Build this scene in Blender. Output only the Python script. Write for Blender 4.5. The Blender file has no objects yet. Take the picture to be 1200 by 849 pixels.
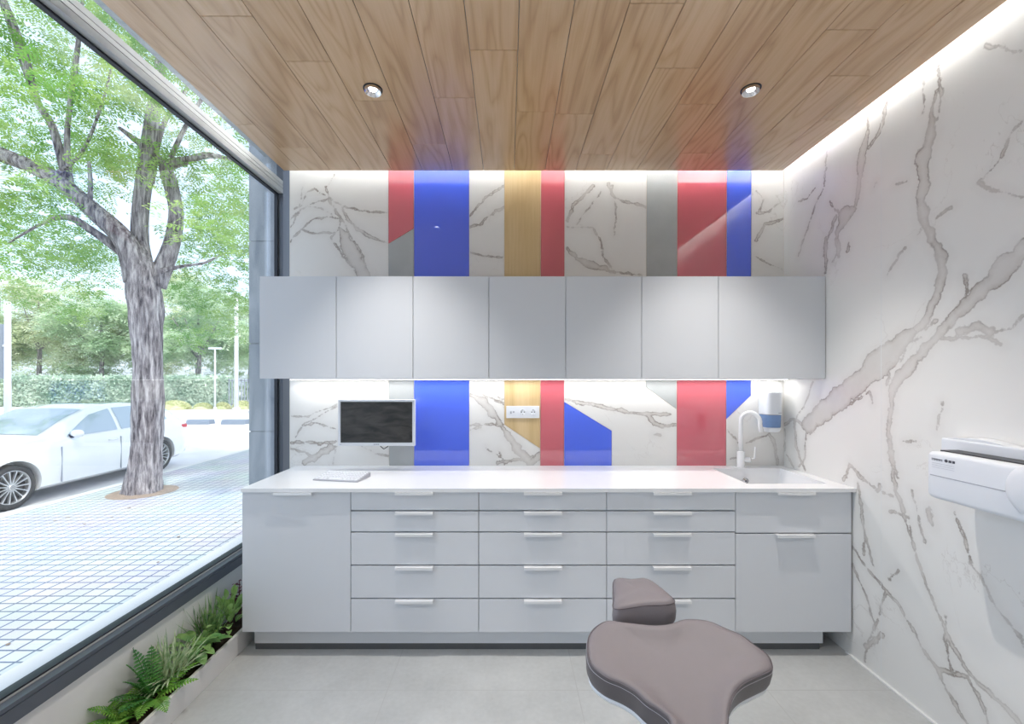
import bpy, bmesh, math, random
import numpy as np
from mathutils import Vector, Matrix, noise as mnoise
C = bpy.context.scene.collection
PI = math.pi
R = math.radians
F = 507.0; VX = 595.0; VY = 444.0; EYE = 1.477
D = 2.87          # back wall face
XR = 1.83         # right wall face
def at(px, py, Y):            # measured place at distance Y
    return Vector(((px-VX)*Y/F, Y, EYE-(py-VY)*Y/F))

# ------------------------------------------------------------------ materials
MATS = {}
def newmat(name):
    m = bpy.data.materials.new(name); m.use_nodes = True
    nt = m.node_tree; nt.nodes.clear()
    out = nt.nodes.new('ShaderNodeOutputMaterial')
    MATS[name] = m
    return m, nt, out
def N(nt, t, **kw):
    n = nt.nodes.new(t)
    for k, v in kw.items():
        if k.startswith('i_'):
            n.inputs[k[2:].replace('_', ' ')].default_value = v
        else: setattr(n, k, v)
    return n
def L(nt, a, b): nt.links.new(a, b)
def pbsdf(nt, out, col=(.8,.8,.8), rough=.5, metal=0, spec=.5, coat=0, coatr=.008):
    b = nt.nodes.new('ShaderNodeBsdfPrincipled')
    b.inputs['Base Color'].default_value = (*col, 1)
    b.inputs['Roughness'].default_value = rough
    b.inputs['Metallic'].default_value = metal
    b.inputs['Specular IOR Level'].default_value = spec
    b.inputs['Coat Weight'].default_value = coat
    b.inputs['Coat Roughness'].default_value = coatr; b.inputs['Coat IOR'].default_value = 1.6
    L(nt, b.outputs[0], out.inputs[0])
    return b
def simple(name, col, rough=.5, metal=0, spec=.5, coat=0, var=.04, scale=6, bump=0, bscale=80):
    m, nt, out = newmat(name)
    b = pbsdf(nt, out, col, rough, metal, spec, coat)
    tc = N(nt, 'ShaderNodeTexCoord')
    if var:
        nz = N(nt, 'ShaderNodeTexNoise'); nz.inputs['Scale'].default_value = scale; nz.inputs['Detail'].default_value = 4
        L(nt, tc.outputs['Object'], nz.inputs['Vector'])
        mx = N(nt, 'ShaderNodeMix', data_type='RGBA')
        mx.inputs['A'].default_value = (*[c*(1-var) for c in col], 1)
        mx.inputs['B'].default_value = (*[min(1, c*(1+var)) for c in col], 1)
        L(nt, nz.outputs['Fac'], mx.inputs['Factor']); L(nt, mx.outputs['Result'], b.inputs['Base Color'])
    if bump:
        nb = N(nt, 'ShaderNodeTexNoise'); nb.inputs['Scale'].default_value = bscale
        L(nt, tc.outputs['Object'], nb.inputs['Vector'])
        bp = N(nt, 'ShaderNodeBump'); bp.inputs['Strength'].default_value = bump; bp.inputs['Distance'].default_value = .003
        L(nt, nb.outputs['Fac'], bp.inputs['Height']); L(nt, bp.outputs[0], b.inputs['Normal'])
    return m
def srgb(r, g, b):
    f = lambda c: (c/255/12.92) if c/255 <= .04045 else ((c/255+.055)/1.055)**2.4
    return (f(r), f(g), f(b))

simple('plaster', (.80, .80, .79), .8, spec=.3, var=.02)
simple('lacquer', (.71, .73, .76), .38, var=.012, scale=2)
simple('carcass', (.60, .62, .64), .5, var=.02)
simple('solid_surface', (.84, .85, .86), .22, var=.01)
simple('white_plastic', (.80, .82, .85), .3, var=.01)
simple('white_enamel', (.86, .86, .86), .15, coat=.5, var=.0)
simple('aluminium', (.86, .87, .88), .35, metal=.25, var=.02)
simple('steel', (.55, .55, .56), .25, metal=1, var=.05)
simple('frame_dark', srgb(88, 94, 104), .38, var=.04, metal=.2)
simple('frame_light', srgb(170, 172, 172), .4, var=.03)
simple('frame_black', srgb(28, 32, 42), .45, var=.03)
simple('black_plastic', (.02, .02, .022), .4, var=.0)
simple('trim_black', (.015, .015, .017), .35, var=0)
simple('reflector', (.9, .9, .92), .18, metal=.9, var=0)
simple('red_glass', srgb(206, 98, 110), .03, spec=.8, coat=1, var=.01)
simple('blue_glass', srgb(74, 106, 236), .03, spec=.8, coat=1, var=.01)
simple('grey_tile', srgb(176, 179, 178), .45, var=.10, scale=9, bump=.05)
simple('cream_joint', srgb(232, 222, 200), .6, var=.03)
simple('dark_gap', (.03, .03, .032), .7, var=0)
simple('dark_grey', (.10, .105, .11), .5, var=.05)
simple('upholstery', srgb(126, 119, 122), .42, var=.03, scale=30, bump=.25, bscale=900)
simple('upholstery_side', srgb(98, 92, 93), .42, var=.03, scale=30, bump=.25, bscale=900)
simple('piping', srgb(96, 88, 92), .4, var=0)
simple('stitch', srgb(196, 194, 200), .5, var=0)
simple('soil', (.045, .026, .016), .9, var=.5, scale=60, bump=1, bscale=90)
simple('planter_white', (.74, .73, .72), .35, var=.03, scale=14)
simple('blue_clear', srgb(120, 150, 195), .12, var=.06, scale=40)
simple('label_ink', (.05, .05, .07), .5, var=0)
simple('label_grey', (.42, .43, .47), .5, var=0)
simple('rubber', (.03, .03, .032), .6, var=.1, scale=30)
simple('car_paint', (.88, .89, .90), .22, coat=1, var=0)
simple('rim', (.62, .63, .65), .3, metal=.7, var=.02)
simple('lamp_red', (.6, .03, .05), .2, var=0)
simple('road', (.62, .62, .63), .8, var=.08, scale=1.2, bump=.1)
simple('kerb_stone', (.60, .60, .60), .8, var=.08, scale=5)
simple('pole_paint', (.72, .73, .75), .5, var=.03)
simple('rail_paint', (.30, .33, .38), .5, var=.03)
simple('stop_grey', (.20, .24, .30), .7, var=.1)
simple('dry_litter', (.30, .23, .18), .9, var=.4, scale=20)
simple('stem_green', (.12, .22, .05), .6, var=.1)

def leafmat(name, c1, c2, transl=.35, rough=.45, scale=8):
    m, nt, out = newmat(name)
    b = pbsdf(nt, out, c1, rough, spec=.35)
    tc = N(nt, 'ShaderNodeTexCoord'); nz = N(nt, 'ShaderNodeTexNoise'); nz.inputs['Scale'].default_value = scale
    nz.inputs['Detail'].default_value = 3
    L(nt, tc.outputs['Object'], nz.inputs['Vector'])
    rm = N(nt, 'ShaderNodeMapRange'); rm.inputs['From Min'].default_value = .35; rm.inputs['From Max'].default_value = .65
    L(nt, nz.outputs['Fac'], rm.inputs['Value'])
    mx = N(nt, 'ShaderNodeMix', data_type='RGBA'); mx.inputs['A'].default_value = (*c1, 1); mx.inputs['B'].default_value = (*c2, 1)
    L(nt, rm.outputs[0], mx.inputs['Factor']); L(nt, mx.outputs['Result'], b.inputs['Base Color'])
    t = N(nt, 'ShaderNodeBsdfTranslucent'); L(nt, mx.outputs['Result'], t.inputs['Color'])
    ms = N(nt, 'ShaderNodeMixShader'); ms.inputs[0].default_value = transl
    L(nt, b.outputs[0], ms.inputs[1]); L(nt, t.outputs[0], ms.inputs[2]); L(nt, ms.outputs[0], out.inputs[0])
    return m
leafmat('tree_leaf', (.18, .40, .08), (.46, .62, .20), .5, scale=1.5)
leafmat('hazy_leaf', (.42, .58, .36), (.68, .78, .56), .45, scale=.6)  # haze and glare of the distance mixed into the far leaf colours
leafmat('hazy_leaf_yellow', (.56, .64, .38), (.74, .78, .56), .45, scale=.6)
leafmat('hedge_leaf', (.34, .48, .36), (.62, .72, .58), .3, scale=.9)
leafmat('shrub_leaf', (.52, .56, .26), (.70, .70, .42), .3, scale=3)
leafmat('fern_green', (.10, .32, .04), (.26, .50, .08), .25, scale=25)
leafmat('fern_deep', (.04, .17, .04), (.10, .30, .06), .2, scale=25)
leafmat('variegated', (.32, .50, .24), (.70, .78, .56), .25, scale=45)
leafmat('broad_green', (.10, .26, .07), (.28, .46, .14), .2, scale=18)
leafmat('light_green', (.30, .52, .14), (.46, .66, .28), .25, scale=25)
leafmat('spike_green', (.09, .22, .08), (.32, .48, .20), .2, scale=30)
leafmat('plum', (.10, .015, .03), (.22, .04, .07), .2, scale=40)

def bark():
    m, nt, out = newmat('bark'); b = pbsdf(nt, out, rough=.9, spec=.2)
    tc = N(nt, 'ShaderNodeTexCoord'); mp = N(nt, 'ShaderNodeMapping'); mp.inputs['Scale'].default_value = (22, 22, 3.2)
    L(nt, tc.outputs['Object'], mp.inputs['Vector'])
    nz = N(nt, 'ShaderNodeTexNoise'); nz.inputs['Scale'].default_value = 1; nz.inputs['Detail'].default_value = 7; nz.inputs['Roughness'].default_value = .65
    L(nt, mp.outputs[0], nz.inputs['Vector'])
    cr = N(nt, 'ShaderNodeValToRGB'); e = cr.color_ramp.elements
    e[0].position = .36; e[0].color = (.07, .06, .07, 1); e[1].position = .66; e[1].color = (.60, .56, .56, 1)
    x = e.new(.5); x.color = (.30, .27, .28, 1)
    L(nt, nz.outputs['Fac'], cr.inputs[0]); L(nt, cr.outputs[0], b.inputs['Base Color'])
    bp = N(nt, 'ShaderNodeBump'); bp.inputs['Strength'].default_value = 1; bp.inputs['Distance'].default_value = .05
    L(nt, nz.outputs['Fac'], bp.inputs['Height']); L(nt, bp.outputs[0], b.inputs['Normal'])
bark()

def wood(name, cols, axis='Y', ring=1.0, rough=.3, coat=0, tint=True, fine=1.0):
    m, nt, out = newmat(name); b = pbsdf(nt, out, rough=rough, coat=coat, coatr=.18)
    tc = N(nt, 'ShaderNodeTexCoord')
    at_ = N(nt, 'ShaderNodeAttribute'); at_.attribute_name = 'rnd'
    cb = N(nt, 'ShaderNodeCombineXYZ')
    k = N(nt, 'ShaderNodeMath', operation='MULTIPLY'); k.inputs[1].default_value = 37.7
    L(nt, at_.outputs['Fac'], k.inputs[0])
    for i in range(3): L(nt, k.outputs[0], cb.inputs[i])
    add = N(nt, 'ShaderNodeVectorMath', operation='ADD')
    L(nt, tc.outputs['Object'], add.inputs[0]); L(nt, cb.outputs[0], add.inputs[1])
    def mapped(sc):
        mp = N(nt, 'ShaderNodeMapping'); mp.inputs['Scale'].default_value = sc
        L(nt, add.outputs[0], mp.inputs['Vector']); return mp
    s1 = (5.0*ring, .62*ring, 5.0) if axis == 'Y' else (5.5*ring, 5.0, .9*ring)
    s2 = (130*fine, 4, 130) if axis == 'Y' else (130*fine, 130, 4)
    mp = mapped(s1)
    nz = N(nt, 'ShaderNodeTexNoise'); nz.inputs['Scale'].default_value = 1; nz.inputs['Detail'].default_value = 2.5; nz.inputs['Roughness'].default_value = .45
    L(nt, mp.outputs[0], nz.inputs['Vector'])
    mu = N(nt, 'ShaderNodeMath', operation='MULTIPLY'); mu.inputs[1].default_value = 26
    L(nt, nz.outputs['Fac'], mu.inputs[0])
    pp = N(nt, 'ShaderNodeMath', operation='PINGPONG'); pp.inputs[1].default_value = 1
    L(nt, mu.outputs[0], pp.inputs[0])
    pw = N(nt, 'ShaderNodeMath', operation='POWER'); pw.inputs[1].default_value = 1.8
    L(nt, pp.outputs[0], pw.inputs[0])
    mp2 = mapped(s2)
    n2 = N(nt, 'ShaderNodeTexNoise'); n2.inputs['Scale'].default_value = 1; n2.inputs['Detail'].default_value = 5; n2.inputs['Roughness'].default_value = .6
    L(nt, mp2.outputs[0], n2.inputs['Vector'])
    s3 = (1.6, .35, 1.6) if axis == 'Y' else (1.6, 1.6, .35)
    mp3 = mapped(s3)
    n3 = N(nt, 'ShaderNodeTexNoise'); n3.inputs['Scale'].default_value = 2; L(nt, mp3.outputs[0], n3.inputs['Vector'])
    m1 = N(nt, 'ShaderNodeMath', operation='MULTIPLY'); m1.inputs[1].default_value = .30; L(nt, pw.outputs[0], m1.inputs[0])
    m2 = N(nt, 'ShaderNodeMath', operation='MULTIPLY_ADD'); m2.inputs[1].default_value = .42; L(nt, n2.outputs['Fac'], m2.inputs[0]); L(nt, m1.outputs[0], m2.inputs[2])
    m3 = N(nt, 'ShaderNodeMath', operation='MULTIPLY_ADD'); m3.inputs[1].default_value = .30; L(nt, n3.outputs['Fac'], m3.inputs[0]); L(nt, m2.outputs[0], m3.inputs[2])
    m4 = N(nt, 'ShaderNodeMath', operation='MULTIPLY_ADD'); m4.inputs[1].default_value = .14; L(nt, at_.outputs['Fac'], m4.inputs[0]); L(nt, m3.outputs[0], m4.inputs[2])
    cr = N(nt, 'ShaderNodeValToRGB'); e = cr.color_ramp.elements
    e[0].position = .22; e[0].color = (*cols[0], 1); e[1].position = .98; e[1].color = (*cols[2], 1)
    x = e.new(.60); x.color = (*cols[1], 1)
    L(nt, m4.outputs[0], cr.inputs[0]); L(nt, cr.outputs[0], b.inputs['Base Color'])
    return m
wood('oak_laminate', [srgb(222,188,148), srgb(204,165,122), srgb(170,130,88)], rough=.3, coat=1)
wood('oak_cladding', [srgb(226,202,158), srgb(208,180,132), srgb(186,154,106)], axis='Z', ring=.22, rough=.5, fine=.8)

def marble():
    m, nt, out = newmat('marble'); b = pbsdf(nt, out, rough=.28, spec=.5)
    tc = N(nt, 'ShaderNodeTexCoord'); a = N(nt, 'ShaderNodeAttribute'); a.attribute_name = 'vein'
    def nz(scale, det=4, dist=0.0, rough=.55):
        n = N(nt, 'ShaderNodeTexNoise'); n.inputs['Scale'].default_value = scale; n.inputs['Detail'].default_value = det
        n.inputs['Distortion'].default_value = dist; n.inputs['Roughness'].default_value = rough
        L(nt, tc.outputs['Object'], n.inputs['Vector']); return n.outputs['Fac']
    def mth(op, x, y=None, z=None, clamp=False):
        n = N(nt, 'ShaderNodeMath', operation=op); n.use_clamp = clamp
        for i, v in enumerate((x, y, z)):
            if v is None: continue
            if isinstance(v, (int, float)): n.inputs[i].default_value = v
            else: L(nt, v, n.inputs[i])
        return n.outputs[0]
    j1 = mth('MULTIPLY_ADD', nz(26, 7, 0, .7), .044, -.0235)
    s = mth('ADD', a.outputs['Fac'], j1)
    fill = N(nt, 'ShaderNodeMapRange', interpolation_type='SMOOTHSTEP'); fill.inputs['From Min'].default_value = -.003; fill.inputs['From Max'].default_value = .005
    L(nt, s, fill.inputs['Value'])
    halo = N(nt, 'ShaderNodeMapRange', interpolation_type='SMOOTHSTEP'); halo.inputs['From Min'].default_value = -.05; halo.inputs['From Max'].default_value = .0
    L(nt, s, halo.inputs['Value'])
    e0 = mth('SUBTRACT', 1, mth('DIVIDE', mth('ABSOLUTE', s), .005), clamp=True)
    em = N(nt, 'ShaderNodeMapRange'); em.inputs['From Min'].default_value = .42; em.inputs['From Max'].default_value = .60
    em.inputs['To Min'].default_value = .3
    L(nt, nz(7, 3), em.inputs['Value'])
    edge = mth('MULTIPLY', e0, em.outputs[0])
    # faint small veins everywhere
    r1 = mth('ABSOLUTE', mth('SUBTRACT', nz(1.6, 6, 1.2, .6), .5))
    fv = mth('SUBTRACT', 1, mth('DIVIDE', r1, .006), clamp=True)
    msk = N(nt, 'ShaderNodeMapRange'); msk.inputs['From Min'].default_value = .52; msk.inputs['From Max'].default_value = .66
    L(nt, nz(2.3, 2), msk.inputs['Value'])
    fv = mth('MULTIPLY', fv, mth('MULTIPLY', msk.outputs[0], .35))
    def mix(f, A, B):
        n = N(nt, 'ShaderNodeMix', data_type='RGBA')
        if isinstance(f, (int, float)): n.inputs['Factor'].default_value = f
        else: L(nt, f, n.inputs['Factor'])
        for k, v in (('A', A), ('B', B)):
            if isinstance(v, tuple): n.inputs[k].default_value = (*v, 1)
            else: L(nt, v, n.inputs[k])
        return n.outputs['Result']
    base = mix(nz(1.1, 3), srgb(228, 226, 222), srgb(238, 236, 231))
    c = mix(mth('MULTIPLY', halo.outputs[0], .10), base, srgb(178, 168, 160))
    body = mix(nz(14, 5), srgb(206, 200, 193), srgb(176, 167, 158))
    rim_ = N(nt, 'ShaderNodeMapRange'); rim_.inputs['From Min'].default_value = 0; rim_.inputs['From Max'].default_value = .022
    rim_.inputs['To Min'].default_value = .95; rim_.inputs['To Max'].default_value = .45
    L(nt, s, rim_.inputs['Value'])
    vm = N(nt, 'ShaderNodeMapRange'); vm.inputs['From Min'].default_value = .35; vm.inputs['From Max'].default_value = .65; vm.inputs['To Min'].default_value = .45; vm.inputs['To Max'].default_value = 1
    L(nt, nz(3.5, 3), vm.inputs['Value'])
    c = mix(mth('MULTIPLY', fill.outputs[0], mth('MULTIPLY', rim_.outputs[0], vm.outputs[0])), c, body)
    c = mix(fv, c, srgb(176, 166, 156))
    c = mix(mth('MULTIPLY', edge, .85), c, srgb(118, 104, 92))
    L(nt, c, b.inputs['Base Color'])
marble()

def floor_mat():
    m, nt, out = newmat('floor_tile'); b = pbsdf(nt, out, rough=.42, spec=.4)
    tc = N(nt, 'ShaderNodeTexCoord')
    n1 = N(nt, 'ShaderNodeTexNoise'); n1.inputs['Scale'].default_value = 2.2; n1.inputs['Detail'].default_value = 8; n1.inputs['Roughness'].default_value = .6
    n2 = N(nt, 'ShaderNodeTexNoise'); n2.inputs['Scale'].default_value = 45; n2.inputs['Detail'].default_value = 4
    L(nt, tc.outputs['Object'], n1.inputs['Vector']); L(nt, tc.outputs['Object'], n2.inputs['Vector'])
    a = N(nt, 'ShaderNodeMath', operation='MULTIPLY_ADD'); a.inputs[1].default_value = .3
    L(nt, n2.outputs['Fac'], a.inputs[0]); L(nt, n1.outputs['Fac'], a.inputs[2])
    cr = N(nt, 'ShaderNodeValToRGB'); e = cr.color_ramp.elements
    e[0].position = .4; e[0].color = (*srgb(170, 172, 171), 1); e[1].position = .9; e[1].color = (*srgb(196, 198, 197), 1)
    L(nt, a.outputs[0], cr.inputs[0]); 
    br = N(nt, 'ShaderNodeTexBrick'); br.offset = 0
    br.inputs['Scale'].default_value = 1; br.inputs['Brick Width'].default_value = .9; br.inputs['Row Height'].default_value = .9
    br.inputs['Mortar Size'].default_value = .0022; br.inputs['Mortar Smooth'].default_value = .1
    mp = N(nt, 'ShaderNodeMapping'); mp.inputs['Location'].default_value = (-.33, -.25, 0)
    L(nt, tc.outputs['Object'], mp.inputs['Vector']); L(nt, mp.outputs[0], br.inputs['Vector'])
    mx = N(nt, 'ShaderNodeMix', data_type='RGBA'); mx.inputs['B'].default_value = (*srgb(174, 175, 174), 1)
    L(nt, cr.outputs[0], mx.inputs['A']); L(nt, br.outputs['Fac'], mx.inputs['Factor']); L(nt, mx.outputs['Result'], b.inputs['Base Color'])
floor_mat()

def paving_mat():
    m, nt, out = newmat('paving'); b = pbsdf(nt, out, rough=.75, spec=.3)
    tc = N(nt, 'ShaderNodeTexCoord')
    br = N(nt, 'ShaderNodeTexBrick'); br.offset = 0
    br.inputs['Scale'].default_value = 1; br.inputs['Brick Width'].default_value = .132; br.inputs['Row Height'].default_value = .116
    br.inputs['Mortar Size'].default_value = .0085; br.inputs['Mortar Smooth'].default_value = .3; br.inputs['Bias'].default_value = -.2
    br.inputs['Color1'].default_value = (.58, .60, .62, 1); br.inputs['Color2'].default_value = (.66, .67, .68, 1)
    br.inputs['Mortar'].default_value = (.17, .21, .29, 1)
    L(nt, tc.outputs['Object'], br.inputs['Vector'])
    nz = N(nt, 'ShaderNodeTexNoise'); nz.inputs['Scale'].default_value = 1.3; nz.inputs['Detail'].default_value = 6
    L(nt, tc.outputs['Object'], nz.inputs['Vector'])
    mx = N(nt, 'ShaderNodeMix', data_type='RGBA', blend_type='MULTIPLY'); mx.inputs['Factor'].default_value = .35
    L(nt, br.outputs['Color'], mx.inputs['A']); L(nt, nz.outputs['Color'], mx.inputs['B'])
    L(nt, mx.outputs['Result'], b.inputs['Base Color'])
    bp = N(nt, 'ShaderNodeBump'); bp.inputs['Strength'].default_value = .6; bp.inputs['Distance'].default_value = .006; bp.invert = True
    L(nt, br.outputs['Fac'], bp.inputs['Height']); L(nt, bp.outputs[0], b.inputs['Normal'])
paving_mat()

def stone_mat():
    m, nt, out = newmat('pier_stone'); b = pbsdf(nt, out, rough=.6, spec=.3)
    tc = N(nt, 'ShaderNodeTexCoord'); mp = N(nt, 'ShaderNodeMapping'); mp.inputs['Scale'].default_value = (7, 7, 1.6); mp.inputs['Rotation'].default_value = (0, .25, 0)
    L(nt, tc.outputs['Object'], mp.inputs['Vector'])
    nz = N(nt, 'ShaderNodeTexNoise'); nz.inputs['Scale'].default_value = 1.3; nz.inputs['Detail'].default_value = 8; nz.inputs['Distortion'].default_value = 1
    L(nt, mp.outputs[0], nz.inputs['Vector'])
    cr = N(nt, 'ShaderNodeValToRGB'); e = cr.color_ramp.elements
    e[0].position = .3; e[0].color = (*srgb(140, 148, 156), 1); e[1].position = .7; e[1].color = (*srgb(186, 190, 194), 1)
    L(nt, nz.outputs['Fac'], cr.inputs[0]); L(nt, cr.outputs[0], b.inputs['Base Color'])
stone_mat()

def screen_mat():
    m, nt, out = newmat('screen'); b = pbsdf(nt, out, rough=.22, spec=.5)
    tc = N(nt, 'ShaderNodeTexCoord'); mp = N(nt, 'ShaderNodeMapping'); mp.inputs['Scale'].default_value = (3, 3, 9)
    L(nt, tc.outputs['Object'], mp.inputs['Vector'])
    nz = N(nt, 'ShaderNodeTexNoise'); nz.inputs['Scale'].default_value = 3; nz.inputs['Detail'].default_value = 8; nz.inputs['Distortion'].default_value = .8
    L(nt, mp.outputs[0], nz.inputs['Vector'])
    cr = N(nt, 'ShaderNodeValToRGB'); e = cr.color_ramp.elements
    e[0].position = .3; e[0].color = (.018, .017, .016, 1); e[1].position = .75; e[1].color = (.075, .068, .06, 1)
    L(nt, nz.outputs['Fac'], cr.inputs[0]); L(nt, cr.outputs[0], b.inputs['Base Color'])
screen_mat()

def glass_mat(name, tint=(.97, .985, .98), f0=.04):
    m, nt, out = newmat(name)
    lw = N(nt, 'ShaderNodeLayerWeight'); lw.inputs['Blend'].default_value = .5
    pw = N(nt, 'ShaderNodeMath', operation='POWER'); pw.inputs[1].default_value = 4.2; L(nt, lw.outputs['Facing'], pw.inputs[0])
    ma = N(nt, 'ShaderNodeMath', operation='MULTIPLY_ADD'); ma.inputs[1].default_value = 1-f0; ma.inputs[2].default_value = f0
    L(nt, pw.outputs[0], ma.inputs[0])
    t = N(nt, 'ShaderNodeBsdfTransparent'); t.inputs[0].default_value = (*tint, 1)
    g = N(nt, 'ShaderNodeBsdfGlossy'); g.inputs['Roughness'].default_value = 0
    ms = N(nt, 'ShaderNodeMixShader'); L(nt, ma.outputs[0], ms.inputs[0]); L(nt, t.outputs[0], ms.inputs[1]); L(nt, g.outputs[0], ms.inputs[2])
    L(nt, ms.outputs[0], out.inputs[0])
glass_mat('pane')
simple('car_glass', (.42, .50, .58), .06, coat=1, var=0)  # window reflection put in as a pale opaque colour

def emis(name, col, s):
    m, nt, out = newmat(name)
    e = N(nt, 'ShaderNodeEmission'); e.inputs[0].default_value = (*col, 1); e.inputs[1].default_value = s
    L(nt, e.outputs[0], out.inputs[0])
emis('led_diffuser', (1, .98, .95), 6)
emis('lamp_lens', (1, .98, .96), 9)

# ------------------------------------------------------------------ mesh helpers
class MB:
    def __init__(s): s.v = []; s.f = []
    def add(s, vs, fs):
        o = len(s.v); s.v += [tuple(x) for x in vs]; s.f += [tuple(i+o for i in q) for q in fs]
    def box(s, x0, x1, y0, y1, z0, z1):
        s.add([(x0,y0,z0),(x1,y0,z0),(x1,y1,z0),(x0,y1,z0),(x0,y0,z1),(x1,y0,z1),(x1,y1,z1),(x0,y1,z1)],
              [(0,3,2,1),(4,5,6,7),(0,1,5,4),(1,2,6,5),(2,3,7,6),(3,0,4,7)]); return s
    def grid(s, rows, close=False, cap0=False, cap1=False):
        n = len(rows[0]); vs = [p for r in rows for p in r]; fs = []
        for i in range(len(rows)-1):
            for j in range(n if close else n-1):
                k = (j+1) % n
                fs.append((i*n+j, i*n+k, (i+1)*n+k, (i+1)*n+j))
        if cap0: fs.append(tuple(reversed(range(n))))
        if cap1: fs.append(tuple((len(rows)-1)*n+j for j in range(n)))
        s.add(vs, fs); return s
    def tube(s, pts, rad, seg=12, caps=True):
        pts = [Vector(p) for p in pts]; rows = []
        if not hasattr(rad, '__len__'): rad = [rad]*len(pts)
        t = (pts[1]-pts[0]).normalized(); a = t.orthogonal().normalized()
        for i, p in enumerate(pts):
            t = (pts[min(i+1, len(pts)-1)]-pts[max(i-1, 0)]).normalized()
            a = (a - t*a.dot(t)).normalized(); b = t.cross(a)
            rows.append([p+(a*math.cos(2*PI*k/seg)+b*math.sin(2*PI*k/seg))*rad[i] for k in range(seg)])
        return s.grid(rows, True, caps, caps)
    def lathe(s, prof, seg=32, c=(0,0,0), axis='Z', caps=True):
        rows = []
        for r, h in prof:
            row = []
            for k in range(seg):
                a = 2*PI*k/seg; u, w = r*math.cos(a), r*math.sin(a)
                p = {'Z': (u, w, h), 'Y': (u, h, w), 'X': (h, u, w)}[axis]
                row.append((c[0]+p[0], c[1]+p[1], c[2]+p[2]))
            rows.append(row)
        return s.grid(rows, True, caps, caps)
    def prism(s, poly, a0, a1, axis='Y'):
        P = lambda u, w, a: {'Y': (u, a, w), 'X': (a, u, w), 'Z': (u, w, a)}[axis]
        n = len(poly); vs = [P(u, w, a0) for u, w in poly]+[P(u, w, a1) for u, w in poly]
        fs = [tuple(range(n)), tuple(reversed(range(n, 2*n)))]+[(i, i+n, (i+1) % n+n, (i+1) % n) for i in range(n)]
        s.add(vs, fs); return s
    def build(s, name, mat, parent=None, smooth=False, bevel=0, seg=2, origin=None, subsurf=0):
        me = bpy.data.meshes.new(name); vs = s.v
        if origin is not None: vs = [(x-origin[0], y-origin[1], z-origin[2]) for x, y, z in vs]
        me.from_pydata(vs, [], s.f)
        bm = bmesh.new(); bm.from_mesh(me)
        if len(bm.verts) < 60000: bmesh.ops.recalc_face_normals(bm, faces=bm.faces)
        bm.to_mesh(me); bm.free()
        me.materials.append(MATS[mat])
        o = bpy.data.objects.new(name, me); C.objects.link(o)
        if origin is not None: o.location = origin
        if parent is not None:
            o.parent = parent
            o.matrix_parent_inverse = parent.matrix_basis.inverted() if parent.parent is None else (parent.parent.matrix_basis @ parent.matrix_parent_inverse @ parent.matrix_basis).inverted()
        if smooth:
            me.polygons.foreach_set('use_smooth', [True]*len(me.polygons))
        if bevel:
            m = o.modifiers.new('bevel', 'BEVEL'); m.width = bevel; m.segments = seg; m.limit_method = 'ANGLE'; m.angle_limit = R(35)
        if subsurf:
            m = o.modifiers.new('sub', 'SUBSURF'); m.levels = subsurf; m.render_levels = subsurf
        return o
def B(*a): return MB().box(*a)
def tag(o, label, cat, group=None, kind=None):
    if label: o['label'] = label
    if cat: o['category'] = cat
    if group: o['group'] = group
    if kind: o['kind'] = kind
    return o
def thing(name, loc, label, cat, group=None):
    o = bpy.data.objects.new(name, None); C.objects.link(o); o.location = loc; o.empty_display_size = .1
    return tag(o, label, cat, group)
def struct(o): o['kind'] = 'structure'; return o
def sharp(o, ang=40):
    """smooth with sharp edges kept"""
    me = o.data; bm = bmesh.new(); bm.from_mesh(me)
    for e in bm.edges:
        e.smooth = not (len(e.link_faces) == 2 and e.calc_face_angle(0) > R(ang))
    bm.to_mesh(me); bm.free()
    me.polygons.foreach_set('use_smooth', [True]*len(me.polygons)); return o
def arc(c, r, a0, a1, n): return [(c[0]+r*math.cos(a0+(a1-a0)*i/n), c[1]+r*math.sin(a0+(a1-a0)*i/n)) for i in range(n+1)]
def rrect(x0, x1, y0, y1, r, n=4):
    return arc((x1-r, y0+r), r, -PI/2, 0, n)+arc((x1-r, y1-r), r, 0, PI/2, n)+arc((x0+r, y1-r), r, PI/2, PI, n)+arc((x0+r, y0+r), r, PI, 1.5*PI, n)

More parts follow.
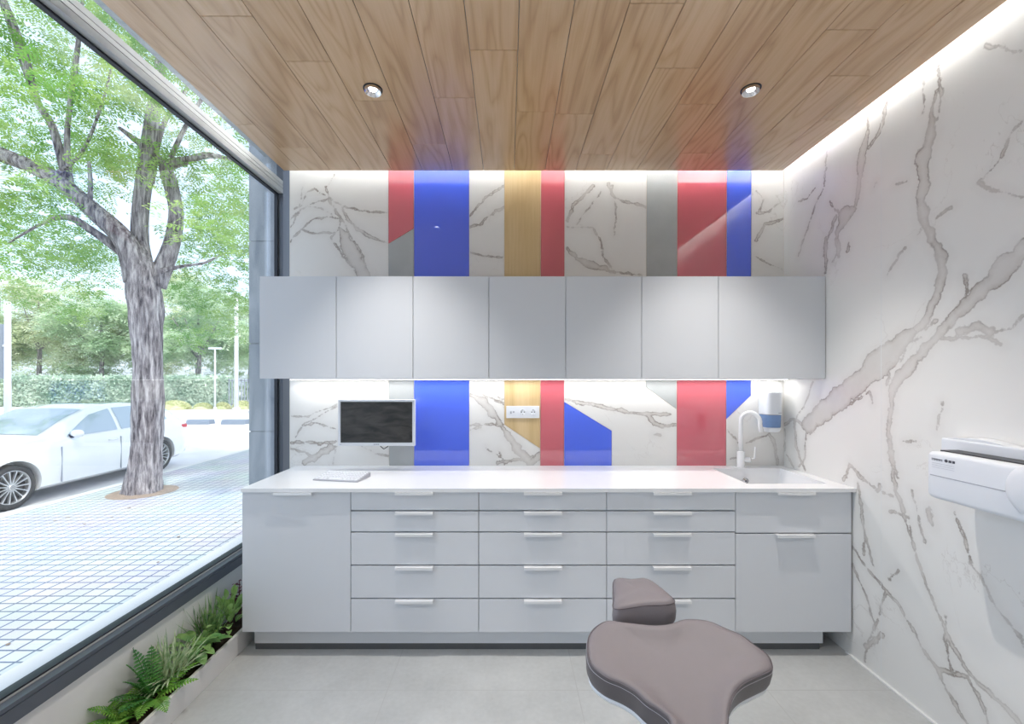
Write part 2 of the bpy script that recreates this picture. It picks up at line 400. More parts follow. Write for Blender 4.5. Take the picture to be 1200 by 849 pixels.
# ------------------------------------------------------------------ marble vein pattern (a property of the slabs)
rng = random.Random(7)
def crop(ox, oy, sc, strokes):
    out = []
    for st in strokes:
        w = st[-1]; pts = st[:-1]
        ws = w if isinstance(w, (list, tuple)) else [w]*len(pts)
        out.append([(ox+x*sc, oy+y*sc, max(.2, ws[min(i, len(ws)-1)]*sc*(.5 if ws[min(i, len(ws)-1)] > 24 else .36))) for i, (x, y) in enumerate(pts)])
    return out
S_back = crop(330, 180, .2583, [
 [(200,150),(215,200),(265,232),(330,250),(400,268),(480,268), 7],
 [(215,205),(240,250),(270,295), 14], [(270,295),(255,350),(225,380),(245,415),(290,480),(350,555), 9],
 [(270,295),(310,370),(360,450),(395,555), 8], [(265,340),(290,400),(330,470),(375,555), [18,56,84,50]],
 [(270,230),(300,300),(345,345),(420,385),(480,405), [6,18,22,16,12]],
 [(40,400),(100,335),(150,295),(210,285),(270,295), 8], [(90,345),(130,360),(220,362),(250,355), 12],
 [(40,335),(90,250),(150,225),(215,205), 7], [(60,250),(90,240),(110,180),(150,160),(200,190), 5], [(100,240),(180,250),(225,275), 5],
 [(200,155),(240,95), 4],[(40,300),(80,260),(95,150), 4],
 [(855,285),(890,235),(940,190),(1010,150), 13], [(855,335),(900,325),(940,285),(1010,240), 13], [(860,450),(920,468),(1005,472), 7],
]) + crop(600, 180, .3167, [
 [(205,250),(225,190),(270,150),(300,120), 16], [(240,265),(260,230),(300,180),(330,140), 6],
 [(205,272),(300,275),(330,330),(335,380),(380,440),(480,450), 8], [(205,350),(240,390),(290,410),(380,440), [8,22,28,12]],
 [(355,110),(380,165),(430,180),(498,200), 14], [(370,120),(385,200),(380,300), 6],
 [(905,220),(950,215),(1005,175), 7], [(905,320),(920,290),(935,260),(1005,242), 15], [(900,380),(1000,430), 4], [(905,140),(930,170),(915,215), 5],
]) + crop(330, 430, .275, [
 [(45,210),(110,215),(160,190),(235,160), 7], [(90,250),(150,240),(235,265), 7], [(45,325),(140,325),(235,320), 15],
 [(45,350),(100,365),(140,385),(180,350),(235,340), 13], [(100,410),(150,380),(210,345), 26], [(340,340),(400,370),(455,380), 7], [(60,300),(100,240),(235,170), 4], [(220,415),(232,340), 5],
 [(805,90),(860,120),(950,160), 8], [(830,80),(950,140), 5], [(805,120),(860,150),(900,200),(940,255),(980,310),(1010,360),(1060,410), [10,40,34,20,34,40,30]],
 [(805,250),(880,245),(945,250), 13], [(805,270),(830,262),(850,258), 10], [(920,410),(980,400),(1060,390),(1100,370), 18], [(1060,410),(1095,380), 34], [(870,345),(960,410), 5], [(925,360),(950,415), 5],
]) + crop(640, 430, .3083, [
 [(75,125),(180,145),(300,170),(400,180),(470,180), [16,20,20,14,20]], [(390,185),(410,215),(440,225),(495,220), [18,24,16,12]], [(410,258),(435,262), 12],
 [(690,240),(740,300), 5], [(760,290),(830,265),(850,255), 9], [(850,260),(870,300),(878,370), 16], [(700,350),(735,345), 6],
])
S_right = crop(900, 0, .3534, [
 [(195,500),(185,620),(150,700),(100,849), 7],
 [(330,440),(310,520),(300,620),(290,690),(255,715),(230,770),(235,849), [20,32,20,20,46,24,14]],
 [(205,670),(235,705), 7], [(225,720),(195,800),(185,849), 14], [(395,330),(370,440),(335,490), [6,16,16]], [(335,350),(330,440), 8],
 [(560,300),(540,380),(540,450),(515,520),(515,620),(510,690),(530,760),(560,820),(585,849), [10,16,30,46,38,34,26,26,26]],
 [(515,230),(515,380), 9], [(565,220),(575,300),(560,400), 10], [(560,720),(605,690), 12], [(425,610),(460,603), 6], [(495,780),(510,750), 7],
 [(849,400),(800,450),(770,530),(700,600), 6], [(700,605),(760,635),(849,655), 8], [(720,150),(849,170), 9], [(265,812),(265,830), 12], [(360,605),(352,620),4], [(160,620),(130,660),(100,670), 3], [(430,849),(455,820), 5],
]) + crop(900, 280, .3297, [
 [(580,0),(615,60),(620,120),(600,200),(570,270),(545,310),(490,350), [26,36,34,32,30,30,50]],
 [(490,350),(420,420),(340,500),(250,570),(180,630),(140,660), [50,90,80,72,60,44]],
 [(920,30),(850,90),(800,150),(750,190),(700,240),(640,300),(580,370),(520,430),(470,490),(440,540), [64,66,56,54,44,40,28,34,44,30]],
 [(700,130),(710,190),(700,240), 14], [(440,540),(440,600),(428,680),(440,760),(455,830),(460,849), [26,20,18,20,14,10]],
 [(600,355),(680,350),(750,345),(830,375), 9], [(910,270),(870,320),(800,335),(770,350), 11], [(680,330),(740,310),(790,330), 26],
 [(425,125),(490,30), 6], [(470,440),(490,380),(545,350), 7], [(140,690),(110,650),(90,640),(60,660), 12], [(95,650),(100,740),(130,820), 14],
 [(60,680),(60,760),(95,820), 8], [(135,690),(130,780),(110,810), 6], [(160,510),(130,590),(100,640), 7], [(150,695),(200,650),(270,600),(360,545), 6], [(360,545),(372,585), 9],
 [(280,849),(290,800),(320,830),(335,849), 9], [(600,290),(560,320), 10], [(420,520),(430,470),(450,440), 8], [(480,720),(525,720), 4], [(600,680),(620,580), 4], [(205,0),(205,120), 16], [(240,0),(250,40),(230,80), 14], [(285,20),(285,40), 9],
]) + crop(960, 480, .4348, [
 [(190,0),(185,60),(195,140),(205,220),(225,270),(245,340),(265,410),(290,480),(320,550),(350,620),(390,690),(430,740),(500,800),(540,849), [10,11,11,15,12,9,9,8,9,13,16,16,18,18]],
 [(90,370),(130,430),(180,490),(210,520),(245,580),(275,640),(320,700),(350,770),(400,849), [7,7,10,12,9,10,16,14,12]],
 [(320,700),(400,720),(440,800),(455,849), 12], [(65,190),(85,150),(110,185),(160,215),(200,235), 8], [(155,220),(165,205), 16],
 [(105,200),(115,290),(125,340),(120,390), 9], [(125,340),(145,420), 7], [(90,420),(125,500),(150,580),(130,640),(122,680), 8], [(125,640),(168,608), 18],
 [(180,490),(160,560),(150,600), 8], [(190,275),(240,290),(250,350), 8], [(285,360),(270,300),(250,220), 6], [(295,270),(305,315), 16],
 [(365,280),(395,350),(410,420),(450,480),(480,540),(530,600),(552,640), 8], [(190,460),(215,435), 8], [(340,560),(345,650),(360,710), 6],
])
def to_world(strokes, side):
    out = []
    for st in strokes:
        w = []
        for px, py, hw in st:
            if side == 'back': w.append(((px-VX)*D/F, EYE-(py-VY)*D/F, hw*D/F))
            else:
                Y = XR*F/(px-VX); w.append((Y, EYE-(py-VY)*Y/F, hw*Y/F*1.15))
        # break each stroke into jagged pieces
        j = [w[0]]
        for a, b in zip(w, w[1:]):
            d = math.hypot(b[0]-a[0], b[1]-a[1]); n = max(2, int(d/.03))
            nx, ny = -(b[1]-a[1])/(d+1e-9), (b[0]-a[0])/(d+1e-9)
            for i in range(1, n+1):
                t = i/n; o = rng.uniform(-1, 1)*.006 if i < n else 0
                j.append((a[0]+(b[0]-a[0])*t+nx*o, a[1]+(b[1]-a[1])*t+ny*o, (a[2]+(b[2]-a[2])*t)*rng.uniform(.7, 1.15)))
        out.append(j)
    return out
W_back = to_world(S_back, 'back'); W_right = to_world(S_right, 'right')
def vein_field(U, V, strokes):
    s = np.full(U.shape, -.3, dtype=np.float64)
    for st in strokes:
        a = np.array(st); pad = .09+a[:, 2].max()
        idx = np.nonzero((U > a[:, 0].min()-pad) & (U < a[:, 0].max()+pad) & (V > a[:, 1].min()-pad) & (V < a[:, 1].max()+pad))[0]
        if not len(idx): continue
        u = U[idx]; v = V[idx]; best = np.full(len(idx), -.3)
        for p, q in zip(a, a[1:]):
            dx, dy = q[0]-p[0], q[1]-p[1]; l2 = dx*dx+dy*dy+1e-12
            t = np.clip(((u-p[0])*dx+(v-p[1])*dy)/l2, 0, 1)
            d = np.hypot(u-p[0]-t*dx, v-p[1]-t*dy)
            best = np.maximum(best, p[2]+(q[2]-p[2])*t-d)
        s[idx] = np.maximum(s[idx], best)
    return s
def set_vein(o, side):
    me = o.data; n = len(me.vertices); co = np.empty(n*3); me.vertices.foreach_get('co', co); co = co.reshape(-1, 3)
    loc = np.array(o.location); co = co+loc
    if side == 'back': s = vein_field(co[:, 0], co[:, 2], W_back)
    else: s = vein_field(co[:, 1], co[:, 2], W_right)
    at_ = me.attributes.new('vein', 'FLOAT', 'POINT'); at_.data.foreach_set('value', s.astype(np.float32))
def set_rnd(o, vals):
    at_ = o.data.attributes.new('rnd', 'FLOAT', 'FACE'); at_.data.foreach_set('value', vals)

# ------------------------------------------------------------------ room shell
ZC = EYE+1.325
YB = -2.9
struct(B(-1.76, 1.95, YB, 3.3, -.12, 0).build('floor', 'floor_tile'))
# dropped plank ceiling with open coves at back and right
ceil = MB(); rn = []
x0 = .041; pw = .1944; CL, CR_, CB = -1.425, 1.749, 2.754
joint_px = [(282,20),(370,75),(443,118),(285,146),(350,173),(502,169),(585,59),(634,131),(690,181),(777,4),(798,80),(820,122),(1000,35),(996,89),(980,141),(344,72),(278,19)]
ends = {}
for px, py in joint_px:
    Y = 1.325*F/(VY-py); X = (px-VX)*Y/F; ends.setdefault(math.floor((X-x0)/pw), []).append(Y)
rp = random.Random(3)
k0, k1 = math.floor((CL-x0)/pw), math.floor((CR_-x0)/pw)
for k in range(k0, k1+1):
    a = max(CL, x0+k*pw); b = min(CR_, x0+(k+1)*pw)
    if b-a < .004: continue
    e = sorted(ends.get(k, []))
    if not e: e = [rp.uniform(-.2, 1.0)]
    ys = [e[0]]
    for y in e[1:]:
        if y-ys[-1] > .25: ys.append(y)
    while ys[0] > YB: ys.insert(0, ys[0]-1.28)
    while ys[-1]+1.28 < CB: ys.append(ys[-1]+1.28)
    ys = [YB]+[y for y in ys if YB+.02 < y < CB-.02]+[CB]
    for y0, y1 in zip(ys, ys[1:]):
        g = .0013
        ceil.box(a+g, b-g, y0+g, y1-g, ZC, ZC+.012); rn += [rp.random()]*6
ceil_o = ceil.build('ceiling', 'oak_laminate'); set_rnd(ceil_o, rn); struct(ceil_o)
ceil_o['label'] = 'oak plank dropped ceiling'
struct(B(CL+.002, CR_-.002, YB, CB-.002, ZC+.0125, ZC+.03).build('ceiling', 'plaster'))
struct(B(-1.76, 1.95, YB, 3.3, 3.12, 3.25).build('ceiling', 'plaster'))
struct(B(-1.449, 1.95, D+.0042, 3.3, 0, 3.12).build('wall_back', 'cream_joint'))
struct(B(-1.76, 1.95, YB-.1, YB, 0, 3.12).build('wall_front', 'plaster'))
# right wall: fine grid near the back, slab beyond
wr = MB()
ys = np.arange(.9, D+.0001, .0055); zs = np.arange(0, 3.12, .0055)
gv = [(XR, float(y), float(z)) for y in ys for z in zs]; nz_ = len(zs)
gf = [(i*nz_+j, i*nz_+j+1, (i+1)*nz_+j+1, (i+1)*nz_+j) for i in range(len(ys)-1) for j in range(nz_-1)]
wr.add(gv, gf); wr.box(XR+.004, XR+.12, YB, 3.3, 0, 3.12); wr.box(XR, XR+.01, YB, .9, 0, 3.12)
wro = wr.build('wall_right', 'marble'); set_vein(wro, 'right'); struct(wro)
# thin slab joints of the right wall
jn = MB().box(XR-.0006, XR+.002, 2.118, 2.1205, 0, 3.12)
struct(jn.build('trim_1', 'plaster'))
struct(B(XR-.012, XR, .2, 2.33, 0, .008).build('baseboard_right', 'plaster'))
# left low wall
struct(B(-1.76, -1.615, YB, 3.3, 0, .359).build('wall_left', 'planter_white'))
struct(B(-1.70, -1.60, 3.2, 3.3, .359, 3.12).build('trim_2', 'frame_dark'))

# ------------------------------------------------------------------ window
win = bpy.data.objects.new('window_1', None); C.objects.link(win); win.location = (-1.65, 0, .36); win['kind'] = 'structure'
B(-1.645, -1.60, YB, 3.08, .359, .410).box(-1.645, -1.604, YB, 3.08, .410, .4135).box(-1.645, -1.60, YB, 3.08, .4135, .428).build('bottom_rail', 'frame_dark', win)
B(-1.68, -1.634, YB, 3.08, .428, .434).build('glazing_bead', 'frame_light', win)
B(-1.68, -1.638, YB, 3.08, .434, .441).build('glazing_bead', 'frame_black', win)
B(-1.645, -1.60, YB, 3.08, 2.796, 2.828).box(-1.645, -1.606, YB, 3.08, 2.828, 2.832).box(-1.645, -1.60, YB, 3.08, 2.832, 2.853).box(-1.645, -1.606, YB, 3.08, 2.853, 2.857).box(-1.645, -1.60, YB, 3.08, 2.857, 2.884).build('head_rail', 'frame_light', win)
B(-1.655, -1.632, YB, 3.08, 2.786, 2.806).build('glazing_bead', 'frame_black', win)
B(-1.645, -1.60, 3.08, 3.2, .359, 3.12).build('post', 'frame_dark', win)
B(-1.655, -1.632, 3.066, 3.0795, .44, 2.79).build('glazing_bead', 'frame_black', win)
B(-1.645, -1.60, YB, 3.08, 3.06, 3.12).build('top_rail', 'frame_light', win)
B(-1.652, -1.644, YB, 3.07, .441, 2.787).build('pane', 'pane', win)
B(-1.652, -1.644, YB, 3.08, 2.884, 3.06).build('pane', 'pane', win)

# ------------------------------------------------------------------ back wall cladding panels
def wp(px, py): return ((px-VX)*D/F, EYE-(py-VY)*D/F)
TOPZ = 3.1; BOTZ = .86
def T(px): return ((px-VX)*D/F, TOPZ)
def Bm(px): return ((px-VX)*D/F, BOTZ)
def inset(poly, d):
    n = len(poly); out = []
    for i in range(n):
        p0, p1, p2 = Vector(poly[i-1]), Vector(poly[i]), Vector(poly[(i+1) % n])
        e1 = (p1-p0).normalized(); e2 = (p2-p1).normalized()
        n1 = Vector((-e1.y, e1.x)); n2 = Vector((-e2.y, e2.x))
        m = (n1+n2); m = m/max(.2, m.dot(n1)) if m.length > 1e-6 else n1
        out.append(tuple(p1+m*d))
    return out
def area(p): return sum(p[i-1][0]*p[i][1]-p[i][0]*p[i-1][1] for i in range(len(p)))/2
def clad(name, poly, mat, label, thick=.004):
    if area(poly) < 0: poly = poly[::-1]
    p = inset(poly, .0014)
    if mat != 'marble':
        o = MB().prism(p, D, D+thick).build(name, mat, bevel=.0008, seg=1)
    else:
        bm = bmesh.new(); vs = [bm.verts.new((x, D, z)) for x, z in p]; bm.faces.new(vs)
        xs = [q[0] for q in p]; zz = [q[1] for q in p]
        for a in np.arange(min(xs)+.006, max(xs), .0065):
            bmesh.ops.bisect_plane(bm, geom=bm.verts[:]+bm.edges[:]+bm.faces[:], plane_co=(a, 0, 0), plane_no=(1, 0, 0))
        for a in np.arange(min(zz)+.006, max(zz), .0065):
            bmesh.ops.bisect_plane(bm, geom=bm.verts[:]+bm.edges[:]+bm.faces[:], plane_co=(0, 0, a), plane_no=(0, 0, 1))
        n = len(p); f0 = [bm.verts.new((x, D, z)) for x, z in p]; b0 = [bm.verts.new((x, D+thick, z)) for x, z in p]
        for i in range(n): bm.faces.new((f0[i], b0[i], b0[(i+1) % n], f0[(i+1) % n]))
        me = bpy.data.meshes.new(name); bm.to_mesh(me); bm.free(); me.materials.append(MATS[mat])
        o = bpy.data.objects.new(name, me); C.objects.link(o); set_vein(o, 'back')
    if mat == 'oak_cladding': set_rnd(o, [.45]*len(o.data.polygons))
    tag(o, label, 'wall panel', 'cladding panels of the back wall')
    return o
clad('marble_panel', [T(339.5), T(455), Bm(456), Bm(339.5)], 'marble', 'wide veined white marble panel at the left end of the back wall, behind the monitor')
clad('concrete_panel', [wp(455, 286), wp(485, 268), Bm(485), Bm(456)], 'grey_tile', 'narrow grey concrete-look panel below the slanted red panel, left of the long blue panel')
clad('red_glass_panel', [T(455), T(485), wp(485, 268), wp(455, 286)], 'red_glass', 'small red glass panel with slanted lower edge, high up left of the long blue panel')
clad('blue_glass_panel', [T(485), T(550), Bm(550), Bm(485)], 'blue_glass', 'long wide blue glass panel right of the monitor, from counter to ceiling')
clad('marble_panel', [T(550), T(591), wp(591, 498), wp(633, 526), Bm(633), Bm(550)], 'marble', 'veined marble panel between the long blue panel and the oak panel, passing below the sockets')
clad('oak_panel', [T(591), T(634), wp(633, 526), wp(591, 498)], 'oak_cladding', 'light oak wood panel with slanted lower edge carrying the sockets')
clad('red_glass_panel', [T(634), T(662), Bm(661), Bm(633)], 'red_glass', 'narrow full-height red glass panel right of the oak panel')
clad('marble_panel', [T(662), T(758), wp(757, 454), wp(793, 480), Bm(793), Bm(717), wp(717, 505), wp(661, 471)], 'marble', 'large veined marble panel in the middle of the wall, above the low blue panel')
clad('blue_glass_panel', [wp(661, 471), wp(717, 505), Bm(717), Bm(661)], 'blue_glass', 'low blue glass panel with a slanted top, rising from the counter near the wall sockets')
clad('concrete_panel', [T(758), T(794), wp(793, 480), wp(757, 454)], 'grey_tile', 'grey concrete-look panel with pointed lower end, left of the wide red panel')
clad('red_glass_panel', [T(794), T(852), Bm(851), Bm(793)], 'red_glass', 'wide full-height red glass panel left of the tap')
clad('blue_glass_panel', [T(852), T(881), wp(880, 464), wp(851, 492)], 'blue_glass', 'blue glass panel with slanted lower end above the tap, right of the wide red panel')
clad('marble_panel', [T(881), (XR-.0005+.0014, TOPZ), (XR-.0005+.0014, BOTZ), Bm(851), wp(851, 492), wp(880, 464)], 'marble', 'veined marble panel in the right corner behind the tap and soap dispenser')

# ------------------------------------------------------------------ kitchen units
UF = 2.487
upx = [304, 394, 484, 573, 663, 752, 842, 968]
ulab = ['leftmost white wall cabinet, its free end beside the window', 'white wall cabinet directly above the monitor, second from the window',
        'white wall cabinet in front of the long blue panel, third from the window', 'middle white wall cabinet of seven, above the wall sockets',
        'white wall cabinet above the low slanted blue panel, fifth from the window', 'white wall cabinet left of the widest one, sixth from the window',
        'widest white wall cabinet, at the right end above the tap']
uz0, uz1 = EYE+.002, EYE+(VY-324)*UF/F
for i in range(7):
    a, b = (upx[i]-VX)*UF/F, (upx[i+1]-VX)*UF/F
    if i == 6: b = XR-.002
    t = thing('wall_cabinet', ((a+b)/2, D-.18, uz0), ulab[i], 'cabinet', 'wall cabinets')
    B(a+.0005, b-.0005, UF+.019, D-.0005, uz0, uz1-.001).build('body', 'carcass', t)
    B(a+.0016, b-.0016, UF, UF+.018, uz0-.002, uz1).build('door', 'lacquer', t, bevel=.0012, seg=2)
# base units
BF = 2.29; s = BF/F
def bz(py): return EYE-(py-VY)*s
def bx(px): return (px-VX)*s
bpx = [283.5, 411, 561, 711, 862, 998]
blab = ['tall single-door white base cabinet at the window end', 'white drawer unit under the keyboard and monitor, left of the other two drawer units',
        'middle white drawer unit of the three', 'white drawer unit behind the dental headrest, right of the other two drawer units', 'white sink base cabinet with one deep front and a door, at the right wall']
def handle(t, xc, ztop, w=.195):
    # folded edge-pull: plate over the front's top edge with a lip
    m = MB().box(xc-w/2, xc+w/2, BF-.026, BF+.006, ztop-.0005, ztop+.0018).box(xc-w/2, xc+w/2, BF-.026, BF-.0235, ztop-.012, ztop+.0012)
    return m.build('handle', 'aluminium', t, bevel=.0006, seg=1)
rows = {0: [(576.5, 741.5)], 4: [(576.5, 625), (626, 741.5)]}
for i in range(5):
    a, b = bx(bpx[i]), bx(bpx[i+1])
    t = thing('drawer_unit' if 0 < i < 4 else 'base_cabinet', ((a+b)/2, 2.58, .11), blab[i], 'cabinet', 'base cabinets')
    if i == 4: # sink unit keeps its top open for the basin
        m = MB().box(a+.001, b-.001, BF+.02, 2.865, bz(741.5)-.001, .68).box(a+.001, 1.27, BF+.02, 2.865, .68, .877).box(1.775, b-.001, BF+.02, 2.865, .68, .877).box(a+.001, b-.001, BF+.02, BF+.05, .68, .877)
        m.build('body', 'carcass', t)
    else: B(a+.0008, b-.0008, BF+.02, 2.865, bz(741.5)-.001, .878).build('body', 'carcass', t)
    fr = rows.get(i, [(576.5, 598.5), (599.5, 623.5), (624.5, 662.5), (663.5, 701.5), (702.5, 741.5)])
    for j, (p0, p1) in enumerate(fr):
        kind = 'door' if (i == 0 or (i == 4 and j == 1)) else 'drawer'
        zt, zb = bz(p0), bz(p1)
        dr = B(a+.0017, b-.0017, BF, BF+.018, zb+.0015, zt-.0015).build(kind, 'lacquer', t, bevel=.001, seg=2)
        xc = {0: bx(345), 4: bx(930)}.get(i, (a+b)/2)
        handle(dr, xc, zt-.0012, .2)
        # the handle may only be as wide as its drawer front allows
# plinth
B(bx(290), 1.70, 2.355, 2.372, .036, .133).box(1.70, 1.715, 2.355, 2.8, .036, .133).build('plinth', 'lacquer')
p_ = bpy.data.objects['plinth']; tag(p_, 'recessed light grey plinth board running under all the base cabinets', 'plinth')
q = B(bx(290)+.002, 1.70, 2.360, 2.40, 0, .0345).build('floor_strip', 'dark_grey', p_); q['label'] = 'dark strip at the floor'  # dark grey strip between plinth board and floor
B(bx(290)+.01, 1.69, 2.41, 2.86, 0, .134).build('support', 'carcass', p_)

# countertop with integrated basin
ct = MB(); CZ = .8995; th = .019
xs = [-1.401, 1.315, 1.755, 1.8285]; yy = [2.27, 2.375, 2.785, D-.0005]
for i in range(3):
    for j in range(3):
        if i == 1 and j == 1: continue
        ct.add([(xs[i], yy[j], CZ), (xs[i+1], yy[j], CZ), (xs[i+1], yy[j+1], CZ), (xs[i], yy[j+1], CZ)], [(0, 1, 2, 3)])
        ct.add([(xs[i], yy[j], CZ-th), (xs[i], yy[j+1], CZ-th), (xs[i+1], yy[j+1], CZ-th), (xs[i+1], yy[j], CZ-th)], [(0, 1, 2, 3)])
def wallq(a, b): ct.add([(a[0], a[1], CZ), (b[0], b[1], CZ), (b[0], b[1], CZ-th), (a[0], a[1], CZ-th)], [(0, 1, 2, 3)])
wallq((xs[0], yy[0]), (xs[3], yy[0])); wallq((xs[3], yy[0]), (xs[3], yy[3])); wallq((xs[3], yy[3]), (xs[0], yy[3])); wallq((xs[0], yy[3]), (xs[0], yy[0]))
for a, b in (((1, 1), (2, 1)), ((2, 1), (2, 2)), ((2, 2), (1, 2)), ((1, 2), (1, 1))): wallq((xs[a[0]], yy[a[1]]), (xs[b[0]], yy[b[1]]))
cto = ct.build('countertop', 'solid_surface')
bm = bmesh.new(); bm.from_mesh(cto.data); bmesh.ops.remove_doubles(bm, verts=bm.verts, dist=1e-5); bmesh.ops.recalc_face_normals(bm, faces=bm.faces); bm.to_mesh(cto.data); bm.free()
tag(cto, 'long white solid-surface countertop with a basin at its right end, over the base cabinets', 'countertop')
bs = MB(); r0, r1 = (xs[1]+.0006, xs[2]-.0006, yy[1]+.0006, yy[2]-.0006), (xs[1]+.012, xs[2]-.012, yy[1]+.012, yy[2]-.012)
zt, zb = CZ-.012, CZ-.15
def rr(r, z, rad): return [(x, y, z) for x, y in rrect(*r, rad, 5)]
rows_ = [rr(r0, CZ-.0006, .006), rr(r0, zt-.02, .014), rr(r1, zb+.03, .03), rr((r1[0]+.02, r1[1]-.02, r1[2]+.02, r1[3]-.02), zb, .04), rr((1.48, 1.59, 2.53, 2.63), zb-.004, .03)]
bs.grid(rows_, True, False, True)
basin = bs.build('basin', 'solid_surface', cto, smooth=True)
MB().lathe([(.0, zb-.002), (.03, zb-.002), (.034, zb+.001), (.038, zb-.003)], c=(1.535, 2.58, 0), caps=False).build('drain', 'steel', basin, smooth=True)
oc = at(874, 561.5, 2.765); 
MB().lathe([(.0, -.006), (.013, -.006), (.0135, 0), (.019, -.003), (.021, .003)], c=(oc.x, 2.768, .822), axis='Y', caps=False).build('overflow_ring', 'steel', basin, smooth=True)
MB().lathe([(.0, -.0065), (.007, -.0065)], c=(oc.x, 2.768, .822), axis='Y', caps=False).build('overflow_hole', 'dark_grey', basin)

# tap
tp = thing('basin_tap', (at(868, 547, 2.83).x, 2.83, CZ), 'white gooseneck tap standing behind the basin', 'tap')
tx = tp.location.x
MB().lathe([(0, CZ), (.028, CZ), (.028, CZ+.004), (.0235, CZ+.006), (.0235, CZ+.10), (.021, CZ+.104), (.0, CZ+.104)], c=(tx, 2.83, 0)).build('tap_body', 'white_enamel', tp, smooth=True)
pts = [(tx, 2.83, CZ+.10), (tx, 2.83, CZ+.2), (tx, 2.83, 1.19)]
rr_ = .049
for i in range(1, 15):
    a = PI-i*PI/14*1.08
    pts.append((tx+rr_+rr_*math.cos(a), 2.83-.05*(1-math.cos(PI*i/14))*.5, 1.20+rr_*math.sin(a)*1.15))
pts.append((pts[-1][0]+.006, pts[-1][1]-.004, 1.135))
MB().tube(pts, [.0135]*(len(pts)-1)+[.015], 16).build('spout', 'white_enamel', tp, smooth=True)
hb = MB().tube([(tx+.018, 2.83, CZ+.048), (tx+.055, 2.815, CZ+.048)], .017, 20)
hbo = sharp(hb.build('valve', 'white_enamel', tp))
lv = MB().tube([(tx+.052, 2.816, CZ+.055), (tx+.075, 2.80, CZ+.06), (tx+.077, 2.80, CZ+.135)], [.006, .0055, .0045], 12).build('lever', 'white_enamel', tp, smooth=True)
MB().tube([(tx+.054, 2.8155, CZ+.048), (tx+.057, 2.8145, CZ+.048)], .0178, 20).build('valve_ring', 'steel', tp, smooth=False)

# soap dispenser
sd = at(909, 483, 2.77); sx = sd.x
dsp = thing('soap_dispenser', (sx, 2.80, 1.14), 'white wall soap dispenser with translucent blue lower half, in the corner above the basin', 'dispenser')
def dprof(z, wid, dep, n=18):
    r = .03
    pts = []
    # D-shaped section: flat back, rounded front
    for i in range(n+1):
        a = PI+PI*i/n
        cx, cy = math.cos(a), math.sin(a)
        e = .55
        pts.append((sx+math.copysign(abs(cx)**e, cx)*wid, 2.868-.03+cy*0+(-abs(cy)**e)*(dep-.03), z))
    pts.append((sx+wid, 2.868, z)); pts.append((sx-wid, 2.868, z))
    return pts
Z = lambda py: EYE-(py-VY)*2.77/F
MB().grid([dprof(Z(486.5), .053, .098), dprof(Z(463), .054, .10), dprof(Z(460), .052, .098), dprof(Z(459), .047, .09)], True, True, True).build('cover', 'white_plastic', dsp, smooth=False)
MB().grid([dprof(Z(503), .049, .09), dprof(Z(500), .0515, .093), dprof(Z(487), .0527, .096)], True, True, True).build('soap_window', 'blue_clear', dsp)
MB().grid([dprof(Z(507.5), .034, .075), dprof(Z(506.5), .045, .088), dprof(Z(503.3), .053, .099), dprof(Z(501.8), .053, .099)], True, True, True).build('base', 'white_plastic', dsp)
for k in range(3):
    B(sx+.018+k*.006, sx+.022+k*.006, 2.7665, 2.769, Z(485), Z(484)).build('logo', 'label_grey', dsp)

# monitor
MY = 2.74; ma, mb_ = at(396, 523, MY), at(486, 468.5, MY)
mon = thing('monitor', ((ma.x+mb_.x)/2, MY+.03, ma.z), 'white-framed flat monitor with a dark screen mounted on the wall above the keyboard', 'monitor')
x0m, x1m, z0m, z1m = ma.x, mb_.x, ma.z, mb_.z; bw = .016
fr = MB()
def ring(y, x0, x1, z0, z1): return [(x0, y, z0), (x1, y, z0), (x1, y, z1), (x0, y, z1)]
fr.grid([ring(MY+.006, x0m+bw, x1m-bw, z0m+bw*1.35, z1m-bw*.95), ring(MY, x0m+bw-.001, x1m-bw+.001, z0m+bw*1.35-.001, z1m-bw*.95+.001), ring(MY, x0m+.002, x1m-.002, z0m+.002, z1m-.002), ring(MY+.003, x0m, x1m, z0m, z1m), ring(MY+.03, x0m, x1m, z0m, z1m), ring(MY+.045, x0m+.03, x1m-.03, z0m+.03, z1m-.03)], True, False, True)
fr.build('bezel', 'white_plastic', mon)
B(x0m+bw-.001, x1m-bw+.001, MY+.004, MY+.008, z0m+bw*1.33, z1m-bw*.93).build('screen', 'screen', mon)
xm = (x0m+x1m)/2
lg = MB()
for k in range(4): lg.box(xm-.017+k*.009, xm-.0105+k*.009, MY-.0006, MY+.001, z0m+.0065, z0m+.0135)
lg.build('brand_mark', 'label_grey', mon)
B(x0m+.012, x0m+.022, MY-.0006, MY+.001, z0m+.008, z0m+.0115).build('badge', 'label_grey', mon)
c0 = at(446.5, 523, MY+.03)
MB().tube([(c0.x-.004, MY+.03, z0m+.01), (c0.x-.002, MY+.03, z0m-.008), (c0.x+.018, MY+.03, z0m-.024), (c0.x+.038, MY+.035, z0m-.012), (c0.x+.052, MY+.05, z0m+.006), (c0.x+.058, MY+.07, z0m+.02)], .003, 8).build('cable', 'black_plastic', mon, smooth=True)
B(xm-.05, xm+.05, MY+.04, D-.0005, (z0m+z1m)/2-.05, (z0m+z1m)/2+.05).build('wall_mount', 'black_plastic', mon)

